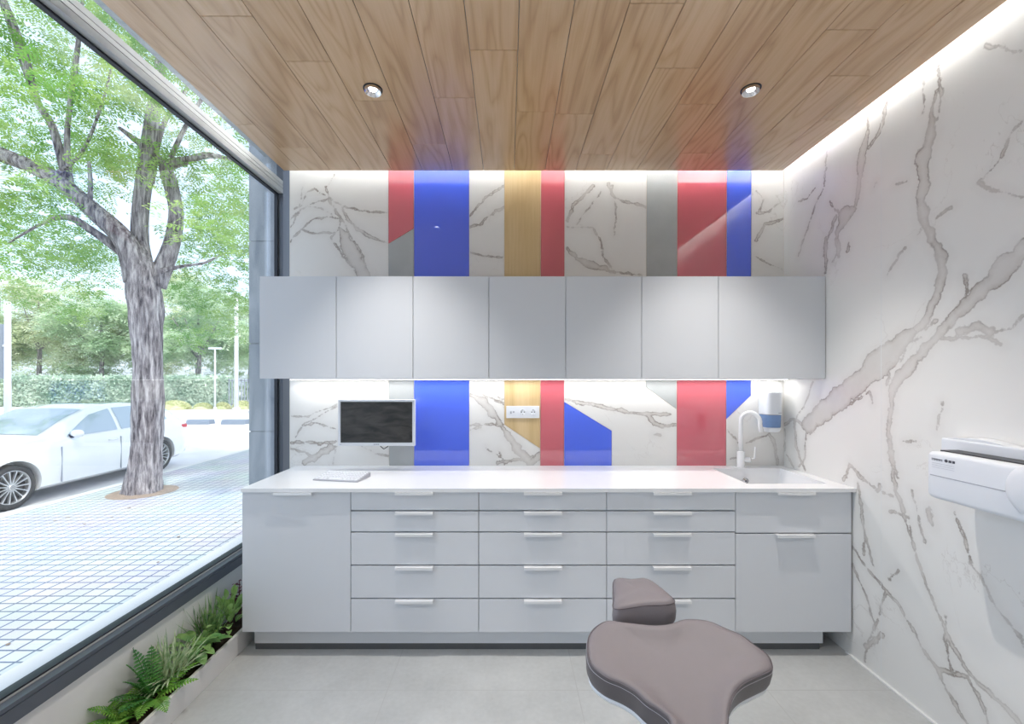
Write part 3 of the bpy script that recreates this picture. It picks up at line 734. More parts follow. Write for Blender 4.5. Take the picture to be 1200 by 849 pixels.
# keyboard
KY = 2.50; kx = at(401, 560, 2.5).x
kb = thing('keyboard', (kx, KY, CZ), 'slim white keyboard lying on the countertop below the monitor', 'keyboard')
kb.rotation_euler = (0, 0, 0)
kw, kd = .275, .15
body = MB().prism([(-kd/2, 0), (kd/2, 0), (kd/2, .026), (-kd/2, .008)], -kw/2, kw/2, 'X')
bo = body.build('case', 'label_grey', None, bevel=.002); bo.parent = kb; bo.location = (0, 0, .0003)  # grey case colour stands in for the shade between the keys
key0 = None
for r in range(6):
    n = 14 if r else 7
    y = kd/2-.015-r*.0238; z = .0076+.018*(y+kd/2)/kd
    row = [(1, i) for i in range(14)] if r < 5 else [(1.3, 0), (1.3, 1.3), (1.3, 2.6), (5.2, 3.9), (1.3, 9.1), (1.2, 10.4), (1.2, 11.6), (1.2, 12.8)]
    for wq, u in row:
        if key0 is None:
            key0 = MB().grid([ring2 for ring2 in ([(-.5, -.5, 0), (.5, -.5, 0), (.5, .5, 0), (-.5, .5, 0)], [(-.44, -.42, 1), (.44, -.42, 1), (.44, .42, 1), (-.44, .42, 1)])], True, True, True).build('key', 'white_plastic', None)
            k = key0
        else:
            k = key0.copy(); C.objects.link(k)
        k.parent = kb
        k.scale = (.0145*wq+.0038*(wq-1), .0180, .0035)
        k.location = (-kw/2+.008+(u+wq/2)*.0185, y, z); k.rotation_euler = (R(6.8), 0, 0)
kb.rotation_euler = (0, 0, R(-10))

# sockets
s0, s1 = wp(593.3, 490.2), wp(632, 476)
so = thing('wall_sockets', ((s0[0]+s1[0])/2, D, s0[1]), 'white triple socket plate with two power outlets, on the oak panel', 'socket')
B(s0[0], s1[0], D-.009, D, s0[1], s1[1]).build('plate', 'white_plastic', so, bevel=.002)
sw = s1[0]-s0[0]; zc = (s0[1]+s1[1])/2
for k in (1, 2):
    cx = s0[0]+sw*(.5 if k == 1 else .81)
    o = MB().lathe([(.0, -.0095), (.016, -.0095), (.0185, -.0125), (.0205, -.0125), (.021, -.009)], c=(cx, D, zc), axis='Y', caps=False, seg=28).build('outlet', 'white_plastic', so, smooth=True)
    for dx in (-.0095, .0095): MB().lathe([(0, -.0102), (.0036, -.0102), (.0036, -.0094)], c=(cx+dx, D, zc), axis='Y', seg=12).build('pin_hole', 'black_plastic', o)
    for dz in (.0115, -.0155): B(cx-.003, cx+.003, D-.0115, D-.0094, zc+dz, zc+dz+.004).build('earth_clip', 'steel', o)
cx = s0[0]+sw*.18
o = B(cx-.02, cx+.02, D-.011, D-.008, zc-.016, zc+.016).build('data_port', 'white_plastic', so, bevel=.001)
B(cx-.014, cx-.004, D-.0115, D-.0105, zc-.011, zc+.005).build('opening', 'label_grey', o)
B(cx+.003, cx+.015, D-.0115, D-.0105, zc-.004, zc+.005).build('opening', 'label_grey', o)

# ------------------------------------------------------------------ wall arm unit on right wall
au = thing('wall_arm_unit', (XR, 1.35, 1.0), 'white wall-mounted horizontal arm housing of a dental unit, on the marble right wall', 'dental equipment')
zt_, zb_ = EYE-.284, EYE-.467
m = MB(); rows_ = []
for y, sc in ((.7, 1), (1.69, 1), (1.706, .965), (1.714, .90), (1.717, .80)):
    prof = rrect(1.66, 1.785, zb_, zt_, .016, 5); cxm, czm = 1.7225, (zt_+zb_)/2
    rows_.append([(cxm+(x-cxm)*sc, y, czm+(z-czm)*(1-(1-sc)*.7)) for x, z in prof])
m.grid(rows_, True, True, True)
arm = sharp(m.build('arm_housing', 'white_plastic', au), 50)
B(1.6592, 1.6605, 1.395, 1.70, EYE-.378, EYE-.3745).build('seam', 'label_grey', arm)
m = MB().prism(rrect(1.77, XR-.001, EYE-.325, EYE-.240, .008, 3), .7, 1.765, 'Y'); m.build('wall_bar', 'white_plastic', au)
m = MB(); ncap = 10
m.grid([[(1.775, 1.745-.2*i/ncap, EYE-.24), (XR-.002, 1.745-.2*i/ncap, EYE-.24), (XR-.002, 1.745-.2*i/ncap, EYE-.24+.012*math.sin(PI*i/ncap)), (1.775, 1.745-.2*i/ncap, EYE-.24+.010*math.sin(PI*i/ncap))] for i in range(ncap+1)], True, True, True)
m.build('bar_cap', 'white_plastic', au, smooth=False)
B(1.70, 1.80, .7, 1.70, zt_-.012, EYE-.268).build('gap_shade', 'black_plastic', au).location.z -= .012  # black box standing in for the shade between housing and wall bar
MB().lathe([(0, 1.628), (.060, 1.630), (.078, 1.636), (.088, 1.648), (.089, 1.67)], seg=48, c=(0, 1.345, EYE-.357), axis='X', caps=False).build('joint_cap', 'white_plastic', arm, smooth=True)
# small printed marks
m = MB(); m.box(1.6592, 1.6605, 1.655, 1.69, zt_-.030, zt_-.026)
for k in range(5): m.box(1.6592, 1.6605, 1.652+k*.009, 1.658+k*.009, zt_-.034, zt_-.025)
m.build('printed_name', 'label_grey', arm)
MB().lathe([(0, 0), (.006, 0), (.006, .001)], c=(1.6592, 1.638, zt_-.028), axis='X', seg=20).box(1.6592, 1.6603, 1.618, 1.629, zt_-.033, zt_-.024).box(1.6592, 1.6603, 1.606, 1.615, zt_-.033, zt_-.024).build('printed_logo', 'label_ink', arm)
m = MB()
for j in range(3):
    m.box(1.6592, 1.6603, 1.608, 1.692, zt_-.044-j*.008, zt_-.0432-j*.008)
m.build('printed_table', 'label_grey', arm)

# ------------------------------------------------------------------ dental chair
def plane_pt(px, py):
    Y = 649.2/(py-308.1); return Vector(((px-VX)*Y/F, Y, .612-(1.55-Y)*.268))
oc_ = [(485,352),(420,348),(330,338),(270,332),(220,355),(185,400),(180,470),(200,530),(260,580),(330,610),(390,645),(440,690),(500,730),(540,765),(548,800),(552,840),
       (795,840),(797,800),(800,770),(805,720),(830,650),(870,610),(930,580),(990,550),(995,520),(975,480),(920,440),(860,395),(790,365),(720,335),(650,325),(600,328),(550,345)]
outl = [plane_pt(640+x*.2667, 640+y*.2667) for x, y in oc_]
def catmull(P, n=5, closed=True):
    out = []; m = len(P)
    for i in range(m if closed else m-1):
        p0, p1, p2, p3 = (P[(i-1) % m], P[i], P[(i+1) % m], P[(i+2) % m]) if closed else (P[max(i-1, 0)], P[i], P[i+1], P[min(i+2, m-1)])
        for k in range(n):
            t = k/n
            out.append(.5*((2*p1)+(-p0+p2)*t+(2*p0-5*p1+4*p2-p3)*t*t+(-p0+3*p1-3*p2+p3)*t**3))
    if not closed: out.append(P[-1])
    return out
outl = catmull(outl, 4)
nrm = Vector((0, -.268, 1)).normalized()
cen = plane_pt(798, 775)
dc = thing('dental_chair', (.54, .9, 0), 'reclined brown-grey upholstered dental chair with a small headrest, seen from its head end', 'dental chair')
spA, spB = plane_pt(790, 770), plane_pt(818, 848)
def spine(p):
    d = spB-spA; t = (p-spA).dot(d)/d.dot(d); t = min(max(t, 0), 1)
    return spA+d*(t*t*(3-2*t))
def ringp(k, h, dish=0):
    return [spine(p)+(p-spine(p))*k+nrm*h for p in outl]
m = MB()
prof = [(.93, -.080), (.985, -.074), (1.0, -.062), (1.008, -.03), (1.0, -.006), (.985, .001)]
m.grid([ringp(k, h) for k, h in prof], True, True, False)
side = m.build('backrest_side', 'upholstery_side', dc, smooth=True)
m = MB(); prof = [(.988, -.001), (.975, .004), (.95, .007), (.88, .009), (.75, .005), (.6, -.002), (.45, -.007), (.3, -.009), (.15, -.010), (.02, -.010)]
m.grid([ringp(k, h) for k, h in prof], True, False, True)
br_ = m.build('backrest', 'upholstery', dc, smooth=True)
rp_ = ringp(.992, .0005); MB().tube(rp_+[rp_[0]], .0022, 8, False).build('piping', 'piping', side, smooth=True)
rp_ = ringp(1.004, -.012); MB().tube(rp_+[rp_[0]], .0007, 6, False).build('stitching', 'stitch', side, smooth=True)
MB().grid([ringp(.90, -.098), ringp(.975, -.092), ringp(.985, -.080), ringp(.93, -.077)], True, True, True).build('backrest_shell', 'white_plastic', dc, smooth=True)
# lumbar bend, seat, pedestal, base (below and nearer than the frame)
def slab(path, wid, th, name, mat, par):
    rows_ = []
    for (y, z), w in zip(path, wid):
        rows_.append([(.545+u*w, y, z+v) for u, v in ((-1, -th*.3), (-.96, -th*.05), (-.85, 0), (0, -.008), (.85, 0), (.96, -th*.05), (1, -th*.3), (1, -th*.8), (.9, -th), (-.9, -th), (-1, -th*.8))])
    return MB().grid(rows_, True, True, True).build(name, mat, par, smooth=True, subsurf=1)
slab([(1.19, .50), (1.15, .475), (1.1, .44), (1.0, .40), (.85, .37), (.6, .38), (.3, .42), (0, .44), (-.2, .43)], [.075, .09, .12, .20, .24, .25, .24, .2, .16], .08, 'seat', 'upholstery', dc)
MB().lathe([(0, .06), (.10, .06), (.10, .10), (.07, .14), (.07, .29), (.0, .29)], c=(.54, .75, 0), seg=28).build('pedestal', 'white_plastic', dc, smooth=False)
MB().prism(rrect(.27, .81, .25, 1.15, .15, 8), 0, .06, 'Z').build('base', 'white_plastic', dc, bevel=.015)
MB().tube([(.52, 1.62, .50), (.53, 1.5, .49), (.54, 1.25, .42)], .018, 12).build('headrest_bracket', 'steel', dc, smooth=True)
# headrest: tapered cushion
def W_(px, py, Y): return at(px, py, Y)
top = [W_(721, 713, 1.585), W_(786, 707, 1.585), W_(760, 679, 1.80), W_(720, 679, 1.79)]
topm = [W_(719, 700, 1.67), W_(789, 701, 1.62)]
ring_t = [top[0], (top[0]+top[1])/2+Vector((0, 0, .002)), top[1], topm[1]+Vector((0, .01, -.001)), top[2], (top[2]+top[3])/2, top[3], topm[0]]
cen2 = sum(ring_t, Vector())/8
def hr(k, dz, dy=0): return [cen2+(p-cen2)*k+Vector((0, dy, dz)) for p in ring_t]
def rsm(rw, n=5): return catmull(rw, n)
rows_ = [rsm(hr(.80, -.088, -.01)), rsm(hr(.93, -.082, -.008)), rsm(hr(1.0, -.066, -.006)), rsm(hr(1.03, -.035, -.003)), rsm(hr(1.0, -.008)), rsm(hr(.95, .003)), rsm(hr(.85, .008)), rsm(hr(.5, .012)), rsm(hr(.05, .013))]
hd = MB().grid(rows_, True, True, True).build('headrest', 'upholstery', dc, smooth=True)
rp_ = rsm(hr(1.0, -.004)); MB().tube(rp_+[rp_[0]], .0016, 6, False).build('piping', 'piping', hd, smooth=True)

# ------------------------------------------------------------------ downlights and cove strips
def downlight(x, y, label, power, cone=110, blend=.7):
    t = thing('ceiling_downlight', (x, y, ZC), label, 'downlight', 'ceiling downlights')
    r = .043
    MB().lathe([(r-.006, .001), (r-.006, -.003), (r, -.003), (r+.0005, .0), (r-.001, .001)], c=(x, y, ZC), caps=False, seg=36).build('trim_ring', 'trim_black', t, smooth=False)
    MB().lathe([(r-.006, -.0025), (r-.010, .0), (r-.016, .0055), (.0245, .010), (0.016,.0115)], c=(x, y, ZC-.0125), caps=False, seg=36).build('reflector', 'reflector', t, smooth=True)
    MB().lathe([(.0, -.0018), (.018, -.0018)], c=(x, y, ZC), caps=False, seg=24).build('lens', 'lamp_lens', t)
    ld = bpy.data.lights.new('downlight_lamp', 'SPOT'); ld.energy = power; ld.spot_size = R(cone); ld.spot_blend = blend; ld.shadow_soft_size = .012; ld.color = (1, .96, .92)
    lo = bpy.data.objects.new('downlight_lamp', ld); C.objects.link(lo); lo.location = (x, y, ZC-.03); 
P_DOWN = 82
downlight(-.617, 1.979, 'left round ceiling downlight with black rim, above the drawer units', P_DOWN, 84, 1)
downlight(1.112, 1.979, 'right round ceiling downlight with black rim, towards the marble right wall', P_DOWN, 84, 1)
for n_, (x, y, l) in enumerate([(-.617, .45, 'added unseen round downlight over the left of the room, just in front of the window'), (1.112, .45, 'added unseen round downlight over the dental chair seat'),
                (-.617, -1.3, 'added unseen round downlight at the rear left of the ceiling'), (1.112, -1.3, 'added unseen round downlight at the rear right of the ceiling')]):
    downlight(x, y, l, 31)  # out-of-view downlights added to fill the room with light
def area_light(name, loc, rot, sx, sy, power, col=(1, 1, 1)):
    ld = bpy.data.lights.new(name, 'AREA'); ld.shape = 'RECTANGLE'; ld.size = sx; ld.size_y = sy; ld.energy = power; ld.color = col
    o = bpy.data.objects.new(name, ld); C.objects.link(o); o.location = loc; o.rotation_euler = rot; return o
# strip bodies
def strip(name, x0, x1, y0, y1, z0, z1, label):
    t = thing(name, ((x0+x1)/2, (y0+y1)/2, z0), label, 'led strip')
    return t
t = strip('led_strip', -1.4, 1.70, 2.70, 2.72, ZC+.03, ZC+.045, 'long led strip hidden above the rear edge of the plank ceiling, washing the back wall')
B(-1.40, 1.70, 2.705, 2.725, ZC+.0302, ZC+.042).build('profile', 'aluminium', t)
B(-1.40, 1.70, 2.7255, 2.7275, ZC+.0302, ZC+.042).build('diffuser', 'led_diffuser', t)
t = strip('led_strip', 1.70, 1.72, -2.8, 2.6, ZC+.03, ZC+.045, 'long led strip above the right ceiling edge, washing the marble side wall')
B(1.70, 1.72, -2.8, 2.68, ZC+.0302, ZC+.042).build('profile', 'aluminium', t)
B(1.7205, 1.7225, -2.8, 2.68, ZC+.0302, ZC+.042).build('diffuser', 'led_diffuser', t)
t = strip('led_strip', -1.4, 1.8, 2.78, 2.8, EYE-.008, EYE, 'thin led strip under the wall cabinets along the whole counter')
B(-1.40, 1.80, 2.78, 2.80, EYE-.006, EYE+.0015).build('profile', 'aluminium', t)
B(-1.40, 1.80, 2.782, 2.798, EYE-.0085, EYE-.0065).build('diffuser', 'led_diffuser', t)
area_light('cove_back', (.15, 2.735, ZC+.05), (R(-120), 0, 0), 3.1, .012, 25, (1, .99, .97))
area_light('cove_right', (1.733, -.06, ZC+.05), (R(-120), 0, R(-90)), 5.4, .012, 38, (1, .99, .97))
area_light('under_cabinet', (.2, 2.79, EYE-.010), (0, 0, 0), 3.2, .014, 3.8, (1, 1, 1))

# ------------------------------------------------------------------ planter and plants
pl = thing('planter', (-1.53, 1.5, 0), 'long low white planter trough along the foot of the window wall', 'planter')
B(-1.456, -1.440, .3, 2.865, 0, .112).build('front_board', 'planter_white', pl, bevel=.0015)
B(-1.612, -1.457, .3, .315, 0, .112).build('end_board', 'planter_white', pl)
sl = MB(); rs = random.Random(5); rows_ = []
for i in range(130):
    y = .32+i*(2.86-.32)/129
    rows_.append([(-1.612+.154*j/9, y, .078+.022*mnoise.noise(Vector((j*.9, y*22, 0)))+.006) for j in range(10)])
sl.grid(rows_); so_ = sl.build('soil', 'soil', pl, smooth=True)

def blade(m, base, direc, length, width, droop=.5, n=6, fold=.15, shape='lance', upv=Vector((0, 0, 1))):
    """one leaf as a narrow folded strip bending down"""
    d = Vector(direc).normalized(); p = Vector(base); st = length/n
    side = d.cross(upv); side = side.normalized() if side.length > 1e-3 else Vector((1, 0, 0))
    rows_ = []
    for i in range(n+1):
        t = i/n
        w = {'lance': math.sin(PI*min(1, t*.92+.08))**.8, 'grass': (1-t)**.6*(.5+.5*min(1, t*6)), 'ovate': math.sin(PI*(t**.8*.97+.03))**.75}[shape]*width/2
        nn = side.cross(d).normalized()
        rows_.append([p-side*w+nn*w*fold*2, p, p+side*w+nn*w*fold*2])
        p = p+d*st; d = (d+Vector((0, 0, -droop/n))).normalized()
    m.grid(rows_); return p
def frond(m, base, direc, length, width, droop, npair=16, rs=rs):
    d = Vector(direc).normalized(); p = Vector(base); st = length/npair; path = []
    side0 = d.cross(Vector((0, 0, 1))).normalized()
    for i in range(npair+1):
        t = i/npair
        path.append(p.copy()); up = side0.cross(d).normalized()
        if i > 1:
            l = width*math.sin(PI*(.12+.88*t))**.8*(1-.2*t)
            for sgn in (-1, 1):
                dd = (side0*sgn+d*.45+up*.12).normalized()
                blade(m, p, dd, l*rs.uniform(.9, 1.1), st*.8, droop=.5, n=4, fold=.2, upv=up)
        p = p+d*st; d = (d+Vector((0, 0, -droop/npair))).normalized()
    m.tube(path, [.0016]*len(path), 5)
def plant(name, loc, label, cat='plant'):
    return thing(name, loc, label, cat, None)
# fern nearest the viewer
f1 = plant('fern', (-1.545, 1.73, .09), 'fern with spreading fronds at the near end of the planter, lowest in the frame')
m = MB()
for a, e, l in ((200, 22, .19), (232, 30, .21), (170, 40, .16), (258, 26, .21), (120, 50, .15), (290, 36, .17), (215, 58, .17), (310, 50, .14), (245, 48, .18)):
    frond(m, (-1.54, 1.74, .09), (math.cos(R(a))*math.cos(R(e))*.75, math.sin(R(a))*math.cos(R(e)), math.sin(R(e))), l, .045, 1.0)
m.build('frond', 'fern_green', f1)
f2 = plant('fern', (-1.53, 1.86, .09), 'tall dark green fern in the middle of the planter, leaning on the white wall')
m = MB()
for a, e, l in ((215, 70, .22), (180, 66, .24), (240, 50, .20), (150, 72, .22), (280, 45, .2), (255, 66, .21)):
    frond(m, (-1.53, 1.86, .09), (math.cos(R(a))*math.cos(R(e))*.5, math.sin(R(a))*math.cos(R(e)), math.sin(R(e))), l, .05, .9)
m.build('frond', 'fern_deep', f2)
m = MB()
for a, e, l in ((300, 38, .20), (330, 30, .18), (20, 34, .17), (60, 40, .2), (265, 40, .17)):
    frond(m, (-1.52, 1.86, .09), (math.cos(R(a))*math.cos(R(e))*.75, math.sin(R(a))*math.cos(R(e)), math.sin(R(e))), l, .042, 1.0)
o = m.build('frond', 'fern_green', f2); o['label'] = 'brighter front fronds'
g1 = plant('variegated_grass', (-1.53, 1.97, .09), 'pale variegated grass-like plant between the tall fern and the broad-leaved plant')
m = MB()
for i in range(120):
    a = rs.uniform(0, 360); e = rs.uniform(35, 85); l = rs.uniform(.12, .22)
    blade(m, (-1.53+rs.uniform(-.03, .03), 1.97+rs.uniform(-.05, .05), .09), (math.cos(R(a))*math.cos(R(e))*.7, math.sin(R(a))*math.cos(R(e)), math.sin(R(e))), l, .011, droop=1.0, n=6, shape='lance')
m.build('leaves', 'variegated', g1)
m = MB()
for i in range(9):
    a = rs.uniform(60, 300); blade(m, (-1.54, 1.96+rs.uniform(-.04, .04), .09), (math.cos(R(a))*.2, math.sin(R(a))*.3, 1), rs.uniform(.2, .26), .006, droop=.5, n=7, shape='grass')
m.build('long_blades', 'spike_green', g1)
b1 = plant('broad_leaved_plant', (-1.515, 2.13, .09), 'plant with long stems and large broad dark green leaves hanging over the planter edge')
m = MB(); ms_ = MB()
for i in range(15):
    a = -60+i*24+rs.uniform(-8, 8); e = rs.uniform(35, 70); l = rs.uniform(.07, .12)
    b0 = Vector((-1.52, 2.11, .09)); d = Vector((math.cos(R(a))*math.cos(R(e))*.6, math.sin(R(a))*math.cos(R(e)), math.sin(R(e))))
    tip = b0+d*l; ms_.tube([b0, b0+d*l*.5+Vector((0, 0, .01)), tip], .002, 6)
    d2 = Vector((d.x*1.4, d.y, d.z*.35)).normalized()
    blade(m, tip, d2, rs.uniform(.075, .10), rs.uniform(.038, .05), droop=1.1, n=7, shape='ovate', fold=.12)
for a in (-70, -30, 10, 60, 110, 200, 250):
    b0 = Vector((-1.50, 2.13, .16)); blade(m, b0, (math.cos(R(a))*.6, math.sin(R(a))*.8, .45), .085, .04, droop=1.3, n=7, shape='ovate')
m.build('leaves', 'broad_green', b1); ms_.build('stems', 'stem_green', b1)
s1_ = plant('spiky_grass', (-1.55, 2.27, .09), 'upright spiky grass tuft beside the white wall, left of the light green plant')
m = MB()
for i in range(60):
    a = rs.uniform(0, 360); e = rs.uniform(48, 88)
    blade(m, (-1.55+rs.uniform(-.02, .02), 2.26+rs.uniform(-.03, .03), .09), (math.cos(R(a))*math.cos(R(e))*.8, math.sin(R(a))*math.cos(R(e)), math.sin(R(e))), rs.uniform(.18, .29), .011, droop=.35, n=6, shape='grass')
m.build('leaves', 'spike_green', s1_)
l1 = plant('light_green_plant', (-1.515, 2.36, .09), 'bushy light green plant with rounded leaves at the cabinet end of the planter')
m = MB()
for i in range(85):
    a = rs.uniform(0, 360); e = rs.uniform(15, 85); l = rs.uniform(.05, .19)
    d = Vector((math.cos(R(a))*math.cos(R(e))*.6, math.sin(R(a))*math.cos(R(e)), math.sin(R(e))))
    blade(m, Vector((-1.52, 2.36, .10))+d*l, d, rs.uniform(.05, .075), rs.uniform(.02, .03), droop=.8, n=6, shape='ovate')
m.build('leaves', 'light_green', l1)
v1 = plant('purple_plant', (-1.545, 2.46, .09), 'small dark purple flowering sprig beside the base cabinet')
m = MB()
for i in range(5):
    b0 = Vector((-1.545+rs.uniform(-.02, .02), 2.46+rs.uniform(-.03, .03), .09)); h = rs.uniform(.17, .23)
    m.tube([b0, b0+Vector((rs.uniform(-.01, .01), rs.uniform(-.01, .01), h))], .0018, 5)
    for k in range(16):
        t = rs.uniform(.45, 1); a = rs.uniform(0, 2*PI)
        blade(m, b0+Vector((0, 0, h*t)), (math.cos(a), math.sin(a), .4), .02, .012, droop=.6, n=3, shape='ovate')
m.build('leaves', 'plum', v1)

# leaves rest against the wall and the cabinet side instead of passing through them
for t in (f1, f2, g1, b1, s1_, l1, v1):
    for o in C.objects:
        if o.parent is t:
            for v in o.data.vertices:
                v.co.x = max(v.co.x, -1.611+.0015*math.sin(v.index))
                if v.co.y > 2.2: v.co.x = min(v.co.x, -1.418)

# ------------------------------------------------------------------ outside
GZ = EYE-1.75; RZ = EYE-1.90
def ext(o, label, cat): return tag(o, label, cat)
struct(B(-2.99, -1.78, -3, 40, GZ-.3, GZ+.001).build('terrace_strip', 'kerb_stone'))
sw_ = B(-6.35, -2.99, -3, 14.5, GZ-.3, GZ).build('sidewalk', 'paving'); struct(sw_)
struct(B(-6.5, -6.35, -3, 14.5, GZ-.35, GZ+.002).build('kerb', 'kerb_stone'))
struct(B(-70, -1.0, -6, 90, RZ-.1, RZ).build('road', 'road'))
# stone pier of the facade
pr = MB(); 
zj = [-.3, EYE-(506-VY)*3.2/F, EYE-(403-VY)*3.2/F, EYE-(283-VY)*3.2/F, 3.2, 4.2]
for a, b in zip(zj, zj[1:]): pr.box(-1.914, -1.705, 3.2, 3.7, a+.004, b-.004)
pr.box(-1.905, -1.712, 3.206, 3.69, -.3, 4.2)
pr = pr.build('pier', 'pier_stone'); struct(pr)
struct(B(-1.80, -1.70, -3, 3.7, 3.12, 4.4).build('facade_band', 'pier_stone'))
struct(B(-1.79, -1.70, YB, 3.2, -.3, .34).build('facade_plinth', 'pier_stone'))

# street tree
TY = 6.67
tr = thing('street_tree', at(168, 577, TY), 'large street tree with furrowed grey bark standing on the paving just outside the window', 'tree')
def limb(m, pts, seg=10, rough=.06, n=6):
    """pts: (px, py, halfwidth px, distance offset)"""
    P = [at(x, y, TY+dy) for x, y, w, dy in pts]; Rr = [w*.86*(TY+dy)/F for x, y, w, dy in pts]
    C3 = catmull(P, n, False); RR = []
    for i in range(len(P)-1):
        for k in range(n): RR.append(Rr[i]+(Rr[i+1]-Rr[i])*k/n)
    RR.append(Rr[-1])
    t = (C3[1]-C3[0]).normalized(); a = t.orthogonal().normalized(); rows_ = []
    for i, p in enumerate(C3):
        t = (C3[min(i+1, len(C3)-1)]-C3[max(i-1, 0)]).normalized(); a = (a-t*a.dot(t)).normalized(); b = t.cross(a); row = []
        for k in range(seg):
            an = 2*PI*k/seg; q = Vector((math.cos(an)*3.2, math.sin(an)*3.2, i/n*.8))
            r = RR[i]*(1+rough*2*mnoise.noise(q)+rough*1.3*abs(mnoise.noise(q*2.7))*(1 if seg > 20 else .4))
            row.append(p+(a*math.cos(an)+b*math.sin(an))*r)
        rows_.append(row)
    m.grid(rows_, True, True, True)
m = MB()
limb(m, [(167,583,23,0),(168,570,20,0),(170,540,17.5,0),(173,500,16,0),(174,440,16,0),(172,390,17,0),(169,350,19,0),(166,320,17,0),(155,292,13,0)], 40, .09, 8)
limb(m, [(164,330,17,0),(148,285,13,-.1),(112,250,11,-.2),(62,208,9,-.3),(0,181,9,-.4),(-70,160,7,-.5)], 20, .07)
limb(m, [(172,335,14,0),(164,285,10,.1),(165,240,9.5,.1),(172,190,9.5,.1),(180,130,8,.1),(190,60,6,.1),(200,-30,4,.2)], 18, .05)
limb(m, [(182,335,12,.1),(200,290,9.5,.2),(206,250,8.5,.3),(200,215,8,.3),(196,196,8,.3),(220,188,5,.3),(245,182,4,.3),(280,190,1.5,.4)], 18, .08)
limb(m, [(196,200,6,.3),(180,180,5,.5),(160,165,4,.7),(140,150,2,.9)], 8)
limb(m, [(86,235,5,-.25),(80,200,4,-.25),(79,150,3,-.25),(88,80,3,-.2),(95,20,2,-.2),(99,-30,1.5,-.2)], 8)
limb(m, [(80,218,5,-.25),(62,150,4.5,-.3),(44,120,4,-.3),(26,62,6,-.4),(8,12,5,-.4),(-10,-30,4,-.4)], 10)
limb(m, [(144,296,7,0),(110,272,5,-.2),(80,255,4,-.4),(50,262,2,-.6),(10,285,1,-.8)], 8)
limb(m, [(188,318,4,0),(215,312,2,.1),(240,308,1.6,.1),(265,296,1,.1)], 6)
limb(m, [(178,215,3,.1),(190,150,3,.2),(215,110,2.5,.4),(250,60,2,.6),(290,20,1,.8)], 6)
limb(m, [(60,207,3,-.3),(95,180,2,-.5),(120,120,1.5,-.8),(135,60,1,-1)], 6)
limb(m, [(200,185,3,.3),(222,140,2.5,.3),(250,100,2,.3),(285,90,1,.3)], 6)
limb(m, [(105,246,3,-.2),(106,215,2.5,-.3),(104,190,2,-.3)], 6)
m.build('trunk', 'bark', tr, smooth=True)
def leafcloud(m, pts, n_leaf, size, rs, hang=.3):
    """sprays of small leaflets around the given points (centre, radius)"""
    vs, fs = [], []
    for (c, rad), cnt in zip(pts, n_leaf):
        for _ in range(cnt):
            u = Vector((rs.gauss(0, 1), rs.gauss(0, 1), rs.gauss(0, 1))).normalized()*(rs.random()**.45)
            p = Vector((c[0]+u.x*rad[0], c[1]+u.y*rad[1], c[2]+u.z*rad[2]))
            a = rs.uniform(0, 2*PI); d = Vector((math.cos(a), math.sin(a), rs.uniform(-.9, .35))).normalized()
            side = d.cross(Vector((rs.uniform(-.4, .4), rs.uniform(-.4, .4), 1))).normalized()
            k = rs.randint(4, 6)
            for i in range(k):
                for sg in (-1, 1):
                    b0 = p+d*(i*size*.55); dd = (side*sg+d*.5+Vector((0, 0, rs.uniform(-.5, .1)))).normalized()
                    w = dd.cross(d).normalized().cross(dd)*size*.17
                    o = len(vs); mid = b0+dd*size*.5
                    vs += [b0, mid-w, b0+dd*size, mid+w]; fs.append((o, o+1, o+2, o+3))
    m.add(vs, fs)
rt = random.Random(11); m = MB(); cl = []; cn = []
# clumps spread through the crown; bottom skirt hangs to about 2.5 m
for i in range(230):
    px = rt.uniform(-160, 330); py = rt.uniform(-200, 300); yy_ = TY+rt.uniform(-1.3, 2.6)
    lim = 330 if px < 150 else 410
    c = at(px, py, yy_)
    if c.z < 2.9 or (px > 120 and px < 215 and py > 210): continue
    if c.x > -3.3: continue
    cl.append((c, (.55, .55, .40))); cn.append(46)
for (px, py, dy) in ((20,290,1),(60,310,1.4),(110,330,1.8),(30,340,2),(90,360,2.2),(215,330,1.6),(245,350,1.8),(270,330,1.5),(262,380,2.0),(228,390,2.2),(280,290,1.2),(250,260,1.4),(228,300,2),(130,300,2.5),(10,240,0),(40,230,.5),(100,300,2.4),(285,350,2)):
    cl.append((at(px, py, TY+dy), (.5, .6, .35))); cn.append(70)
leafcloud(m, cl, cn, .078, rt)
m.build('foliage', 'tree_leaf', tr)
lt = MB(); rows_ = []
for i in range(30):
    a = 2*PI*i/30; rows_.append([(tr.location.x+math.cos(a)*r*(1+.12*mnoise.noise(Vector((i, r*9, 0)))), tr.location.y+math.sin(a)*r, GZ+z) for r, z in ((.20, .012), (.33, .010), (.44, .003))])
rows_.append(rows_[0]); lt.grid(rows_)
tag(lt.build('leaf_litter', 'dry_litter'), 'brown leaf litter and earth ringed round the foot of the street tree', 'leaf litter', kind='stuff')
rl = random.Random(4); leaf0 = None
for px, py in [(9, 757), (64, 611), (132, 607), (150, 596), (100, 615), (141, 583), (185, 660), (275, 613), (78, 607), (210, 630)]:
    Y = (EYE-GZ)*F/(py-VY); p = at(px, py, Y); rad = rl.uniform(.018, .03)
    rows_ = [[(-.35*rad, -.2*rad, .001), (0, -.3*rad, .006), (.35*rad, -.2*rad, .001)], [(-.6*rad, .4*rad, .006), (0, .4*rad, .002), (.6*rad, .4*rad, .007)], [(-.3*rad, 1.2*rad, .004), (0, 1.4*rad, .002), (.3*rad, 1.2*rad, .004)]]
    o = MB().grid(rows_).build('fallen_leaf', 'dry_litter'); o.location = (p.x, p.y, GZ+.002); o.rotation_euler = (0, 0, rl.uniform(0, 6))
    tag(o, 'small dry brown leaf fallen on the tiled paving outside the window', 'leaf', 'fallen leaves on the paving')

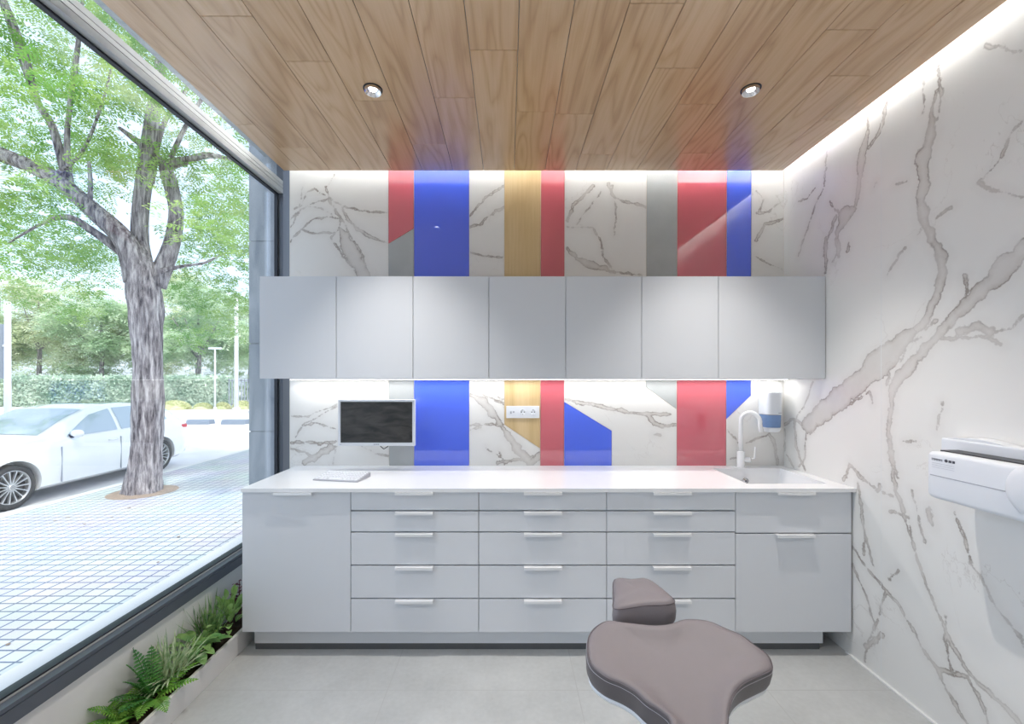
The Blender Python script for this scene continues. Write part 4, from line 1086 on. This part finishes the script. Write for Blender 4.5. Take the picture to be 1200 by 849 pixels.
# background trees
def bg_tree(px, Y, h, rad, mat, label, seed, n=900, size=.28, trunk=.16, cz=None):
    rs2 = random.Random(seed); x = (px-VX)*Y/F
    t = thing('park_tree', (x, Y, RZ), label, 'tree', 'trees beyond the road')
    m = MB().tube([(x, Y, RZ), (x+.1, Y, RZ+h*.4), (x, Y, RZ+h*.8)], [trunk, trunk*.8, trunk*.3], 8)
    for k in range(5):
        a = rs2.uniform(0, 2*PI); m.tube([(x, Y, RZ+h*.4), (x+math.cos(a)*rad*.6, Y+math.sin(a)*rad*.6, RZ+h*.7)], [trunk*.5, .02], 6)
    m.build('trunk', 'bark', t)
    c = []; q = []
    for i in range(26):
        u = Vector((rs2.gauss(0, 1), rs2.gauss(0, 1), rs2.gauss(0, 1))).normalized()*rs2.random()**.4
        c.append((Vector((x+u.x*rad, Y+u.y*rad*.8, RZ+h*.55+u.z*h*.45)), (rad*.32, rad*.32, rad*.26))); q.append(n//26)
    m = MB(); leafcloud(m, c, q, size, rs2); m.build('foliage', mat, t)
bg_tree(-40, 33, 8.5, 3.6, 'hazy_leaf', 'pale green tree at the far left behind the lamp post', 1, 2200)
bg_tree(45, 33, 10, 4.2, 'hazy_leaf_yellow', 'yellowish green tree behind the car roof', 2, 2200)
bg_tree(118, 33, 9, 3.6, 'hazy_leaf', 'pale green tree directly left of the street tree trunk, far behind it', 3, 2200)
bg_tree(185, 36, 11, 4.5, 'hazy_leaf_yellow', 'tall yellowish tree behind the street tree trunk', 4, 2200)
bg_tree(232, 31, 8.5, 3.6, 'hazy_leaf', 'pale green tree above the hedge, right of the street tree trunk', 5, 2200)
bg_tree(292, 38, 10, 4.5, 'hazy_leaf', 'tree beside the stone pier, far beyond the railing', 6, 2200)
bg_tree(90, 48, 14, 7, 'hazy_leaf', 'tall hazy tree farthest back on the left', 7, 1100, .4)
bg_tree(230, 52, 15, 8, 'hazy_leaf_yellow', 'tall hazy tree farthest back on the right', 8, 1100, .42)
bg_tree(0, 50, 14, 7, 'hazy_leaf_yellow', 'tall hazy tree at the left edge of the view', 9, 1000, .4)
# hedge
def hedge(name, x0, x1, y0, y1, z1, mat, n, size, label, cat, seed, rnd=.15):
    rs2 = random.Random(seed); m = MB()
    m.box(x0+.15, x1-.15, y0+.2, y1-.2, RZ, z1-.15)
    vs, fs = [], []
    for _ in range(n):
        f = rs2.random()
        if f < .62: p = Vector((rs2.uniform(x0, x1), y0+rs2.uniform(0, .25), rs2.uniform(RZ, z1)))
        elif f < .85: p = Vector((rs2.uniform(x0, x1), rs2.uniform(y0, y1), z1+rs2.gauss(0, rnd*.5)))
        else: p = Vector((x1-rs2.uniform(0, .2), rs2.uniform(y0, y1), rs2.uniform(RZ, z1)))
        a = Vector((rs2.gauss(0, 1), rs2.gauss(0, 1), rs2.gauss(0, 1))).normalized()*size; b = a.orthogonal().normalized()*size*.5
        o = len(vs); vs += [p-a, p-b, p+a, p+b]; fs.append((o, o+1, o+2, o+3))
    m.add(vs, fs); return tag(m.build(name, mat), label, cat)
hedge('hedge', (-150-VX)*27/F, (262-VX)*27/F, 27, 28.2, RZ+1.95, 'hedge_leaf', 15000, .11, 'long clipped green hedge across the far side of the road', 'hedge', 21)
def bush(px, Y, w, h, label, seed):
    rs2 = random.Random(seed); x = (px-VX)*Y/F; m = MB(); vs, fs = [], []
    m.lathe([(w*.5*math.cos(a), RZ+.10+h*.8*math.sin(a)) for a in [k*PI/12 for k in range(0, 7)]], seg=16, c=(x, Y, 0))
    for _ in range(1100):
        u = Vector((rs2.gauss(0, 1), rs2.gauss(0, 1), abs(rs2.gauss(0, 1)))).normalized()
        p = Vector((x+u.x*w*.5, Y+u.y*w*.35, RZ+.14+u.z*h)); a = Vector((rs2.gauss(0, 1), rs2.gauss(0, 1), rs2.gauss(0, 1))).normalized()*.06; b = a.orthogonal().normalized()*.03
        o = len(vs); vs += [p-a, p-b, p+a, p+b]; fs.append((o, o+1, o+2, o+3))
    m.add(vs, fs); tag(m.build('low_shrub', 'shrub_leaf'), label, 'shrub', 'low yellow shrubs in front of the hedge')
bush(205, 25, 1.7, .48, 'low rounded yellow-green shrub next to the street tree trunk', 1)
bush(238, 25.2, 1.0, .33, 'smaller yellow-green shrub in the middle of the row before the hedge', 2)
bush(261, 25.2, .85, .36, 'yellow-green shrub just left of the last one by the railing', 3)
bush(284, 25.3, 1.1, .45, 'yellow-green shrub nearest the stone pier', 4)
struct(B(-40, -10, 23.6, 23.9, RZ, RZ+.14).build('kerb', 'kerb_stone'))
struct(B(-60, -5, 23.9, 60, RZ, RZ+.12).build('park_ground', 'kerb_stone'))
for px0, px1, lab in ((219, 246, 'grey concrete wheel stop on the road, the left of two'), (260, 288, 'grey concrete wheel stop on the road, nearest the stone pier')):
    a, b = at(px0, 0, 18).x, at(px1, 0, 18).x
    tag(MB().prism([(17.9, RZ), (18.35, RZ), (18.28, RZ+.19), (17.97, RZ+.19)], a, b, 'X').build('wheel_stop', 'stop_grey', bevel=.02), lab, 'wheel stop', 'wheel stops')
# posts
def pole(name, px, Y, r, h, label, cat, arm=False):
    x = (px-VX)*Y/F; t = thing(name, (x, Y, RZ), label, cat)
    MB().tube([(x, Y, RZ), (x, Y, RZ+h)], [r, r*.85], 14).build('pole', 'pole_paint', t, smooth=True)
    MB().lathe([(r*1.8, RZ), (r*1.8, RZ+.25), (r*1.1, RZ+.3)], c=(x, Y, 0), seg=14).build('foot', 'pole_paint', t)
    return t, x
t, x = pole('lamp_post', 9, 13.5, .085, 4.3, 'thick white lamp post rising behind the car hood at the left edge', 'lamp post')
B(x-.45, x-.15, 13.4, 13.6, RZ+1.9, RZ+3.6).build('sign_board', 'rail_paint', t); B(x-.18, x, 13.48, 13.52, RZ+2.9, RZ+2.96).build('bracket', 'pole_paint', t)
pole('lamp_post', 277, 24.2, .11, 6.5, 'slim white post beside the railing near the stone pier', 'lamp post')
t, x = pole('sign_post', 252, 24.3, .05, 3.6, 'thin white post with a small top arm right of the street tree trunk', 'post')
B(x-.35, x+.35, 24.25, 24.35, RZ+3.55, RZ+3.65).build('top_arm', 'pole_paint', t)
t = thing('railing', ((288-VX)*26.5/F, 26.5, RZ), 'dark metal railing at the end of the hedge beside the stone pier', 'railing')
xa = (268-VX)*26.5/F; xb = xa+3.4
B(xa, xb, 26.48, 26.52, RZ+1.75, RZ+1.81).build('top_rail', 'rail_paint', t); B(xa, xb, 26.48, 26.52, RZ+.3, RZ+.35).build('bottom_rail', 'rail_paint', t)
for i in range(18): B(xa+i*.19, xa+i*.19+.05, 26.48, 26.52, RZ+.12, RZ+1.9).build('bar', 'rail_paint', t)

# ------------------------------------------------------------------ car
CX1 = -7.13; CW = .89; cxm = CX1-CW; CY0 = 5.42
car = thing('car', (cxm, CY0+2.1, RZ), 'white hatchback car parked at the kerb with its front wheel at the left edge', 'car')
#      y    zbot zside zbelt ztop  w    wbelt wtop
ST = [(0.00,.30,.45,.58,.60,.62,.60,.45),(.06,.22,.45,.66,.69,.74,.72,.58),(.20,.19,.48,.72,.77,.82,.80,.66),(.5,.18,.52,.80,.86,.875,.84,.70),(.9,.18,.55,.85,.93,.89,.86,.72),
      (1.30,.18,.56,.905,.985,.89,.865,.70),(1.45,.18,.56,.915,1.05,.89,.865,.66),(1.80,.18,.57,.93,1.235,.89,.865,.63),(2.15,.18,.57,.935,1.375,.89,.865,.62),(2.5,.18,.57,.94,1.43,.89,.865,.615),
      (2.95,.18,.57,.95,1.44,.89,.865,.61),(3.4,.18,.58,.965,1.415,.89,.86,.60),(3.8,.19,.60,.985,1.35,.885,.85,.58),(4.05,.20,.62,.98,1.24,.87,.83,.57),(4.25,.24,.62,.95,1.03,.84,.80,.60),(4.34,.30,.60,.82,.86,.78,.75,.60),(4.37,.36,.55,.70,.72,.70,.66,.50)]
SA = np.array(ST)
def st_at(y): return [float(np.interp(y, SA[:, 0], SA[:, k])) for k in range(1, 8)]
def ring_at(y):
    zb, zs, zl, zt, w, wb, wt = st_at(y)
    half = [(0, zb), (w*.6, zb), (w*.9, zb+.01), (w*.97, zb+.06), (w*.985, zb+.16), (w, zs-.02), (w, zs+.06), (w*.985, zl-.12), (wb+.012, zl-.02), (wb-.004, zl+.006)]
    for t in (.25, .5, .75, .9): half.append((wb+(wt-wb)*t+.015*math.sin(PI*t), zl+.006+(zt-.03-zl)*t))
    half += [(wt-.02, zt-.012), (wt*.8, zt), (wt*.4, zt+.008), (0, zt+.01)]
    pts = [(cxm+u, CY0+y, RZ+z) for u, z in half]+[(cxm-u, CY0+y, RZ+z) for u, z in half[-2:0:-1]]
    return pts
ysamp = sorted(set([s_[0] for s_ in ST]+list(np.arange(.3, 4.3, .12))))
# smooth station interpolation
m = MB().grid([ring_at(y) for y in ysamp], True, True, True)
body = m.build('body', 'car_paint', car, smooth=True)
wheels = [(.84, 1), (3.50, 1), (.84, -1), (3.50, -1)]
cut = MB()
for wy, sg in wheels:
    xo = cxm+sg*(CW+.1); xi = cxm+sg*(CW-.30)
    cut.lathe([(.375, min(xo, xi)), (.375, max(xo, xi))], seg=40, c=(0, CY0+wy, RZ+.325), axis='X')
cuto = cut.build('arch_cutter', 'rubber')
bpy.context.view_layer.update()
md = body.modifiers.new('arch', 'BOOLEAN'); md.object = cuto; md.operation = 'DIFFERENCE'; md.solver = 'EXACT'
dg = bpy.context.evaluated_depsgraph_get(); nm = bpy.data.meshes.new_from_object(body.evaluated_get(dg))
body.modifiers.clear(); body.data = nm
bpy.data.objects.remove(cuto)
sharp(body, 38)
def side_x(y, z):
    zb, zs, zl, zt, w, wb, wt = st_at(y); t = (z-zl-.006)/(zt-.03-zl); t = min(max(t, 0), 1)
    return wb+(wt-wb)*t+.015*math.sin(PI*t)
def glass_poly(name, poly, par):
    for sg in (1, -1):
        m = MB(); n = len(poly)
        # strips between lower and upper chains
        lo, hi = poly; k = 14; rows_ = []
        for i in range(k+1):
            t = i/k
            def lerpc(ch):
                u = t*(len(ch)-1); j = min(int(u), len(ch)-2); f = u-j
                return (ch[j][0]+(ch[j+1][0]-ch[j][0])*f, ch[j][1]+(ch[j+1][1]-ch[j][1])*f)
            a, b = lerpc(lo), lerpc(hi); row = []
            for q in range(6):
                y = a[0]+(b[0]-a[0])*q/5; z = a[1]+(b[1]-a[1])*q/5
                row.append((cxm+sg*(side_x(y, z)+.007), CY0+y, RZ+z))
            rows_.append(row)
        m.grid(rows_); m.build(name, 'car_glass', par, smooth=True)
glass_poly('side_window', ([(1.62, .955), (2.2, .965), (2.52, .972)], [(1.66, .985), (2.15, 1.27), (2.54, 1.355)]), body)
glass_poly('side_window', ([(2.60, .975), (3.0, .985), (3.40, 1.0)], [(2.61, 1.362), (3.0, 1.37), (3.32, 1.335)]), body)
glass_poly('quarter_window', ([(3.45, 1.01), (3.6, 1.03), (3.72, 1.06)], [(3.37, 1.33), (3.5, 1.31), (3.70, 1.24)]), body)
def cross_glass(name, y0, y1, inset_, dz=.010):
    rows_ = []
    for i in range(9):
        y = y0+(y1-y0)*i/8; zb, zs, zl, zt, w, wb, wt = st_at(y)
        wd = wt-inset_; rows_.append([(cxm+wd*u, CY0+y, RZ+zt+.01+dz-.02*abs(u)**3) for u in (-1, -.8, -.5, -.2, 0, .2, .5, .8, 1)])
    MB().grid(rows_).build(name, 'car_glass', body, smooth=True)
cross_glass('windshield', 1.36, 2.12, .04); cross_glass('rear_window', 3.86, 4.22, .05)
# door seams and handles on both sides
for sg in (1, -1):
    for y0, y1, z0, z1 in ((1.50, 1.505, .25, .93), (2.56, 2.565, .25, .96), (3.30, 3.305, .42, .97)):
        m = MB().box(cxm+sg*(CW-.01)-.006, cxm+sg*(CW-.01)+.013*1, CY0+y0, CY0+y1+.003, RZ+z0, RZ+z1-.12)
        m.build('door_seam', 'rail_paint', body)
    for y in (2.32, 3.12):
        MB().tube([(cxm+sg*(CW-.01), CY0+y, RZ+.80), (cxm+sg*(CW+.022), CY0+y+.02, RZ+.80), (cxm+sg*(CW+.022), CY0+y+.15, RZ+.805), (cxm+sg*(CW-.01), CY0+y+.17, RZ+.805)], .010, 8).build('door_handle', 'car_paint', body, smooth=True)
    mr = MB(); cc = Vector((cxm+sg*(CW+.07), CY0+1.68, RZ+1.0)); rows_ = []
    for i, (dx, r) in enumerate([(-.10, .2), (-.085, .72), (-.04, .95), (.02, 1), (.07, .85), (.095, .45), (.10, .1)]):
        rows_.append([(cc.x+sg*dx, cc.y+.05*r*math.cos(2*PI*k/14)-.02*dx, cc.z+.065*r*math.sin(2*PI*k/14)) for k in range(14)])
    mr.grid(rows_, True, True, True); mo = mr.build('door_mirror', 'car_paint', car, smooth=True)
    B(min(cxm+sg*(CW-.06), cxm+sg*(CW)), max(cxm+sg*(CW-.06), cxm+sg*CW), CY0+1.66, CY0+1.70, RZ+.93, RZ+.985).build('mirror_stalk', 'rubber', mo)
    B(min(cxm+sg*(.60), cxm+sg*.80), max(cxm+sg*.60, cxm+sg*.80), CY0+4.22, CY0+4.34, RZ+.80, RZ+.90).build('tail_light', 'lamp_red', car, bevel=.03)
    tl = B(min(cxm+sg*(.79), cxm+sg*.848), max(cxm+sg*.79, cxm+sg*.848), CY0+4.06, CY0+4.27, RZ+.82, RZ+.90); tl.build('tail_light', 'lamp_red', car, bevel=.02)
    hl = MB(); hl.box(min(cxm+sg*.48, cxm+sg*.76), max(cxm+sg*.48, cxm+sg*.76), CY0+.03, CY0+.32, RZ+.60, RZ+.70); hl.build('headlight', 'car_glass', car, bevel=.03)
for wy, sg in wheels:
    w = thing('wheel', (cxm+sg*(CW-.115), CY0+wy, RZ+.32), None, None); w.parent = car; w.matrix_parent_inverse = car.matrix_basis.inverted()
    del_l = None
    c = (0, CY0+wy, RZ+.322); X = cxm+sg*(CW-.02)
    def px_(h): return X-sg*h
    tire = MB().lathe([(.235, px_(.03)), (.245, px_(.008)), (.285, px_(.0)), (.315, px_(.02)), (.322, px_(.05)), (.322, px_(.17)), (.31, px_(.2)), (.24, px_(.2))], seg=48, c=c, axis='X', caps=False).build('tyre', 'rubber', car, smooth=True)
    rim = MB().lathe([(.228, px_(.14)), (.228, px_(.03)), (.236, px_(.012)), (.243, px_(.014)), (.243, px_(.03))], seg=48, c=c, axis='X', caps=False)
    for k in range(15):
        a = 2*PI*k/15; d = Vector((0, math.cos(a), math.sin(a))); e = Vector((0, -math.sin(a), math.cos(a))); c0 = Vector((px_(.03), c[1], c[2]))
        r0_, r1_ = .04, .232
        vs = []
        for r_, wdt in ((r0_, .011), (.12, .006), (r1_, .010)):
            for dx in (0, .028): 
                for q in (-1, 1): vs.append(c0+Vector((-sg*dx, 0, 0))+d*r_+e*wdt*q)
        rim.add(vs, [(0,1,5,4),(4,5,9,8),(2,6,7,3),(6,10,11,7),(0,4,6,2),(4,8,10,6),(1,3,7,5),(5,7,11,9)])
    rim.lathe([(.0, px_(.012)), (.034, px_(.012)), (.042, px_(.02)), (.045, px_(.06))], seg=28, c=c, axis='X', caps=False)
    rim_o = rim.build('rim', 'rim', tire)
    MB().lathe([(.0, px_(.085)), (.227, px_(.085))], seg=32, c=c, axis='X', caps=False).build('brake_shadow_disc', 'rubber', tire).name = 'spoke_shade_disc'  # dark disc standing in for the shade behind the spokes
    # hub star inside a ring
    st_ = MB(); c0 = Vector((px_(.0105), c[1], c[2]))
    for k in range(3):
        a = PI/2+2*PI*k/3; d = Vector((0, math.cos(a), math.sin(a))); e = Vector((0, -math.sin(a), math.cos(a)))
        st_.add([c0+d*.025, c0+e*.004, c0-e*.004-d*.002], [(0, 1, 2)])
    st_.tube([c0+Vector((0, math.cos(2*PI*k/24)*.026, math.sin(2*PI*k/24)*.026)) for k in range(25)], .002, 5, False)
    st_.build('hub_emblem', 'label_ink', rim_o)
    bpy.data.objects.remove(w)

# ------------------------------------------------------------------ world, sun, camera
w = bpy.data.worlds.new('World'); bpy.context.scene.world = w; w.use_nodes = True
nt = w.node_tree; nt.nodes.clear()
wo = nt.nodes.new('ShaderNodeOutputWorld'); bg = nt.nodes.new('ShaderNodeBackground'); sky = nt.nodes.new('ShaderNodeTexSky')
sky.sky_type = 'NISHITA'; sky.sun_disc = False; sky.sun_elevation = R(55); sky.sun_rotation = R(120); sky.air_density = 1; sky.dust_density = 3; sky.ozone_density = 1.5
cm = nt.nodes.new('ShaderNodeMix'); cm.data_type = 'RGBA'; cm.inputs['Factor'].default_value = .7
nt.links.new(sky.outputs[0], cm.inputs['A']); cm.inputs['B'].default_value = (2.0, 2.3, 2.8, 1)
nt.links.new(cm.outputs['Result'], bg.inputs[0]); bg.inputs[1].default_value = .52
nt.links.new(bg.outputs[0], wo.inputs[0])
sl_ = bpy.data.lights.new('sun', 'SUN'); sl_.energy = 2.6; sl_.angle = R(3); sl_.color = (1, .97, .92)
su = bpy.data.objects.new('sun', sl_); C.objects.link(su); su.rotation_euler = (R(28), R(-16), 0)
su.rotation_euler = Vector((-.24, .32, -1)).to_track_quat('-Z', 'Y').to_euler()

cam = bpy.data.cameras.new('camera'); co = bpy.data.objects.new('camera', cam); C.objects.link(co)
co.location = (0, 0, EYE); co.rotation_euler = (R(90), 0, 0)
cam.sensor_width = 36; cam.lens = F/1200*36; cam.shift_x = 5/1200; cam.shift_y = 19.5/1200; cam.clip_start = .05; cam.clip_end = 300
sc = bpy.context.scene; sc.camera = co
sc.view_settings.view_transform = 'Standard'; sc.view_settings.look = 'None'; sc.view_settings.gamma = 1; sc.view_settings.use_curve_mapping = False
sc.view_settings.exposure = 0.30
